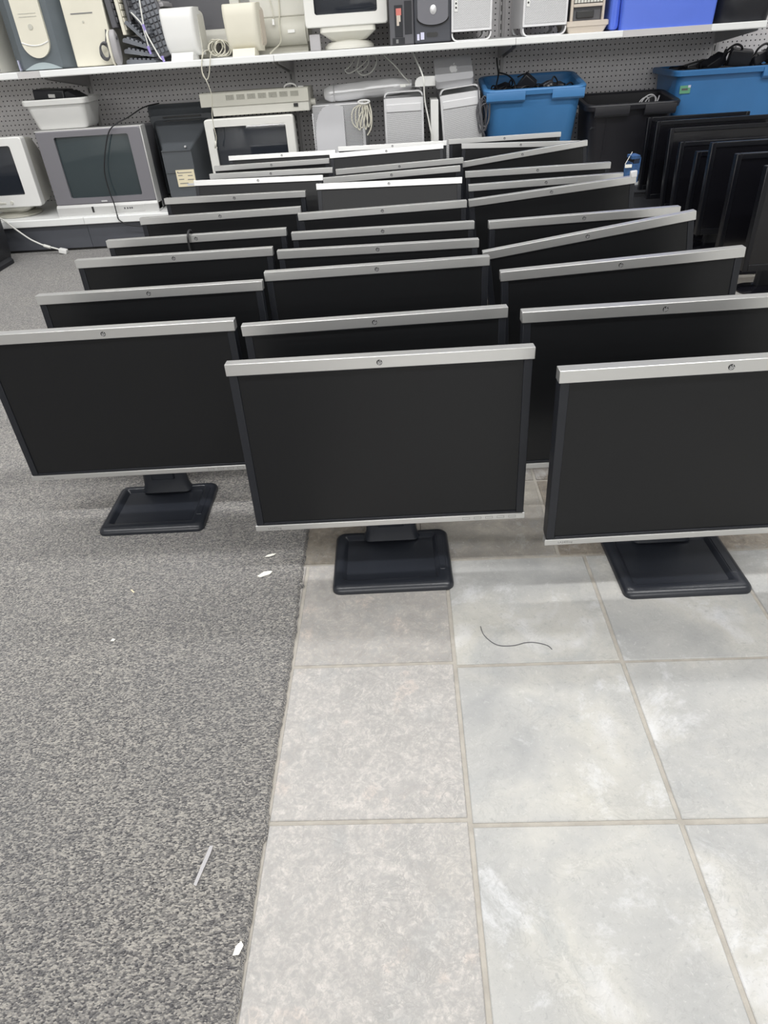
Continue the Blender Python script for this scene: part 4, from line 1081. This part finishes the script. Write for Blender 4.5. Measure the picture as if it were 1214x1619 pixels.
# ------------------------------------------------------------------ floor oddments
# white lead hanging off the deck to the carpet
t = thing('phone_lead', 'white lead with a plug hanging off the base shelf to the carpet at the left', 'cable', (-2.05, 4.06, 0))
o_ = (-2.05, 4.06, 0)
obj('lead', B().tube(off([(-2.45, 4.16, .215), (-2.36, 4.10, .208), (-2.315, 4.066, .195), (-2.275, 4.05, .165), (-2.206, 4.045, .105), (-2.165, 4.045, .078), (-2.121, 4.045, .056), (-2.075, 4.045, .042), (-2.03, 4.04, .028)], o_), .0045, 8), 'cablew', t)
obj('ferrite', B().tube(off([(-2.128, 4.045, .058), (-2.092, 4.045, .045)], o_), .0085, 10, 1), 'cablew', t)
obj('plug', B().box(-.024, .022, -.016, .016, -.012, .014, .005, T=Matrix.Translation((.030, -.02, .022)) @ Matrix.Rotation(rad(14), 4, 'Y')), 'white', t)
# black device at the left edge
t = thing('black_cabinet', 'black device with a short foot and two silver lines at the left photo edge', 'electronics', (-2.475, 3.80, 0))
b = B().loft([rrz(-.22, .205, -.07, .12, .012, .03), rrz(-.225, .215, -.075, .12, .012, .07), rrz(-.225, .232, -.07, .12, .012, .38)])
obj('body', b, 'black', t)
b = B().loft([rrz(-.2, .225, -.11, .10, .012, .0095), rrz(-.2, .225, -.11, .10, .012, .028), rrz(-.2, .205, -.075, .10, .012, .045)])
obj('foot', b, 'black', t)
obj('silver_line', B().box(-.2, .175, -.0815, -.066, .052, .057).box(-.2, .18, -.100, -.08, .0335, .038), 'aluframe', t)
b = B().box(-.21, .17, -.0695, -.065, .10, .34, .006); obj('front_panel', b, 'gloss', t)

def scrap(name, label, cat, poly, loc, rotz, matn, curl=.0, thick=.0008):
    b = B(); b.loft([[(x, y, 0 + curl * abs(x) * 8) for x, y in poly], [(x, y, thick + curl * abs(x) * 8) for x, y in poly]])
    return tag(obj(name, b, matn, None, loc, (0, 0, rotz), flat=True), label, cat)
scrap('paper_scrap', 'larger white paper flake on the carpet near the tile edge', 'paper', [(-.013, -.012), (-.004, -.013), (.004, -.004), (.011, .002), (.012, .013), (.004, .012), (-.006, .006), (-.009, -.002)], (-.338, 1.103, .009), rad(-20), 'paper', .004)
scrap('paper_scrap', 'smaller white paper flake on the carpet, just behind the larger one', 'paper', [(-.012, -.006), (-.002, -.004), (.008, .002), (.011, .008), (.002, .007), (-.007, .002)], (-.336, 1.166, .009), rad(-8), 'paper', .004)
scrap('plastic_strip', 'thin clear plastic strip lying on the carpet in the foreground', 'scrap', [(-.0035, -.028), (.001, -.03), (.0035, -.006), (.006, .016), (.006, .028), (.001, .027), (-.001, .006)], (-.323, .474, .009), rad(-6), 'grey', .002)
scrap('paper_scrap', 'tiny torn paper bit at the carpet edge in the foreground', 'paper', [(-.006, -.008), (.002, -.007), (.006, .004), (.002, .009), (-.004, .003)], (-.250, .366, .009), 0, 'paper', .003)
scrap('paper_scrap', 'tiny white speck of paper in the middle of the carpet', 'paper', [(-.004, -.003), (.003, -.003), (.004, .002), (-.002, .004)], (-.612, .917, .009), 0, 'paper', .003)
scrap('paper_scrap', 'small sliver of yellow paper on the carpet left of the white speck', 'paper', [(-.006, .004), (.003, -.005), (.006, -.004), (-.003, .005)], (-.62, 1.06, .009), 0, 'label', .003)
b = B().tube([(.116, .936, .001), (.120, .914, .001), (.134, .893, .0012), (.150, .884, .001), (.175, .884, .001), (.195, .890, .001), (.214, .890, .0012), (.236, .882, .001), (.243, .872, .001)], .0007, 6)
tag(obj('thread', b, 'greyd'), 'dark curved thread lying on the pale tile in front of the monitors', 'thread')

# ------------------------------------------------------------------ lights (ceiling fluorescents)
def strip_light(x, y, lx, ly, power, col=(1, .995, .985), z=2.74):
    l = bpy.data.lights.new('ceiling_fluorescent', 'AREA'); l.shape = 'RECTANGLE'; l.size = lx; l.size_y = ly; l.energy = power; l.color = col
    o = bpy.data.objects.new('ceiling_fluorescent', l); COL.objects.link(o); o.location = (x, y, z)
for (y, pl, pr) in ((.35, 41, 43), (2.12, 48, 40), (3.35, 24, 9)):
    strip_light(-1.75, y, 3.0, .12, pl); strip_light(1.45, y, 2.6, .12, pr)
for y, p in ((-2.9, 55), (-4.6, 115), (-6.5, 185), (-8.6, 250)):          # the aisles of the shop behind the viewer
    strip_light(-.4, y, 7.0, .14, p)
w = bpy.data.worlds.new('world'); w.use_nodes = True; sc.world = w
w.node_tree.nodes['Background'].inputs[0].default_value = (.8, .85, .9, 1); w.node_tree.nodes['Background'].inputs[1].default_value = .3

# ------------------------------------------------------------------ camera
F, PITCH, ROLL, CH, YAW = 1055.97, .6219, -.0706, .9575, .0613
cam = bpy.data.cameras.new('camera'); co = bpy.data.objects.new('camera', cam); COL.objects.link(co)
cam.sensor_fit = 'VERTICAL'; cam.sensor_height = 24; cam.lens = F * 24 / 1619; cam.clip_start = .02
c, s = math.cos(PITCH), math.sin(PITCH)
f = Vector((0, c, -s)); u = Vector((0, s, c)); r = Vector((1, 0, 0))
cr, sr = math.cos(ROLL), math.sin(ROLL)
r2 = cr * r + sr * u; u2 = -sr * r + cr * u
R = Matrix((r2, u2, -f)).transposed().to_4x4()
co.matrix_world = Matrix.Translation((0, 0, CH)) @ Matrix.Rotation(YAW, 4, 'Z') @ R
sc.camera = co
sc.view_settings.view_transform = 'Standard'; sc.view_settings.look = 'None'; sc.view_settings.gamma = 1; sc.view_settings.use_curve_mapping = False
sc.view_settings.exposure = .1
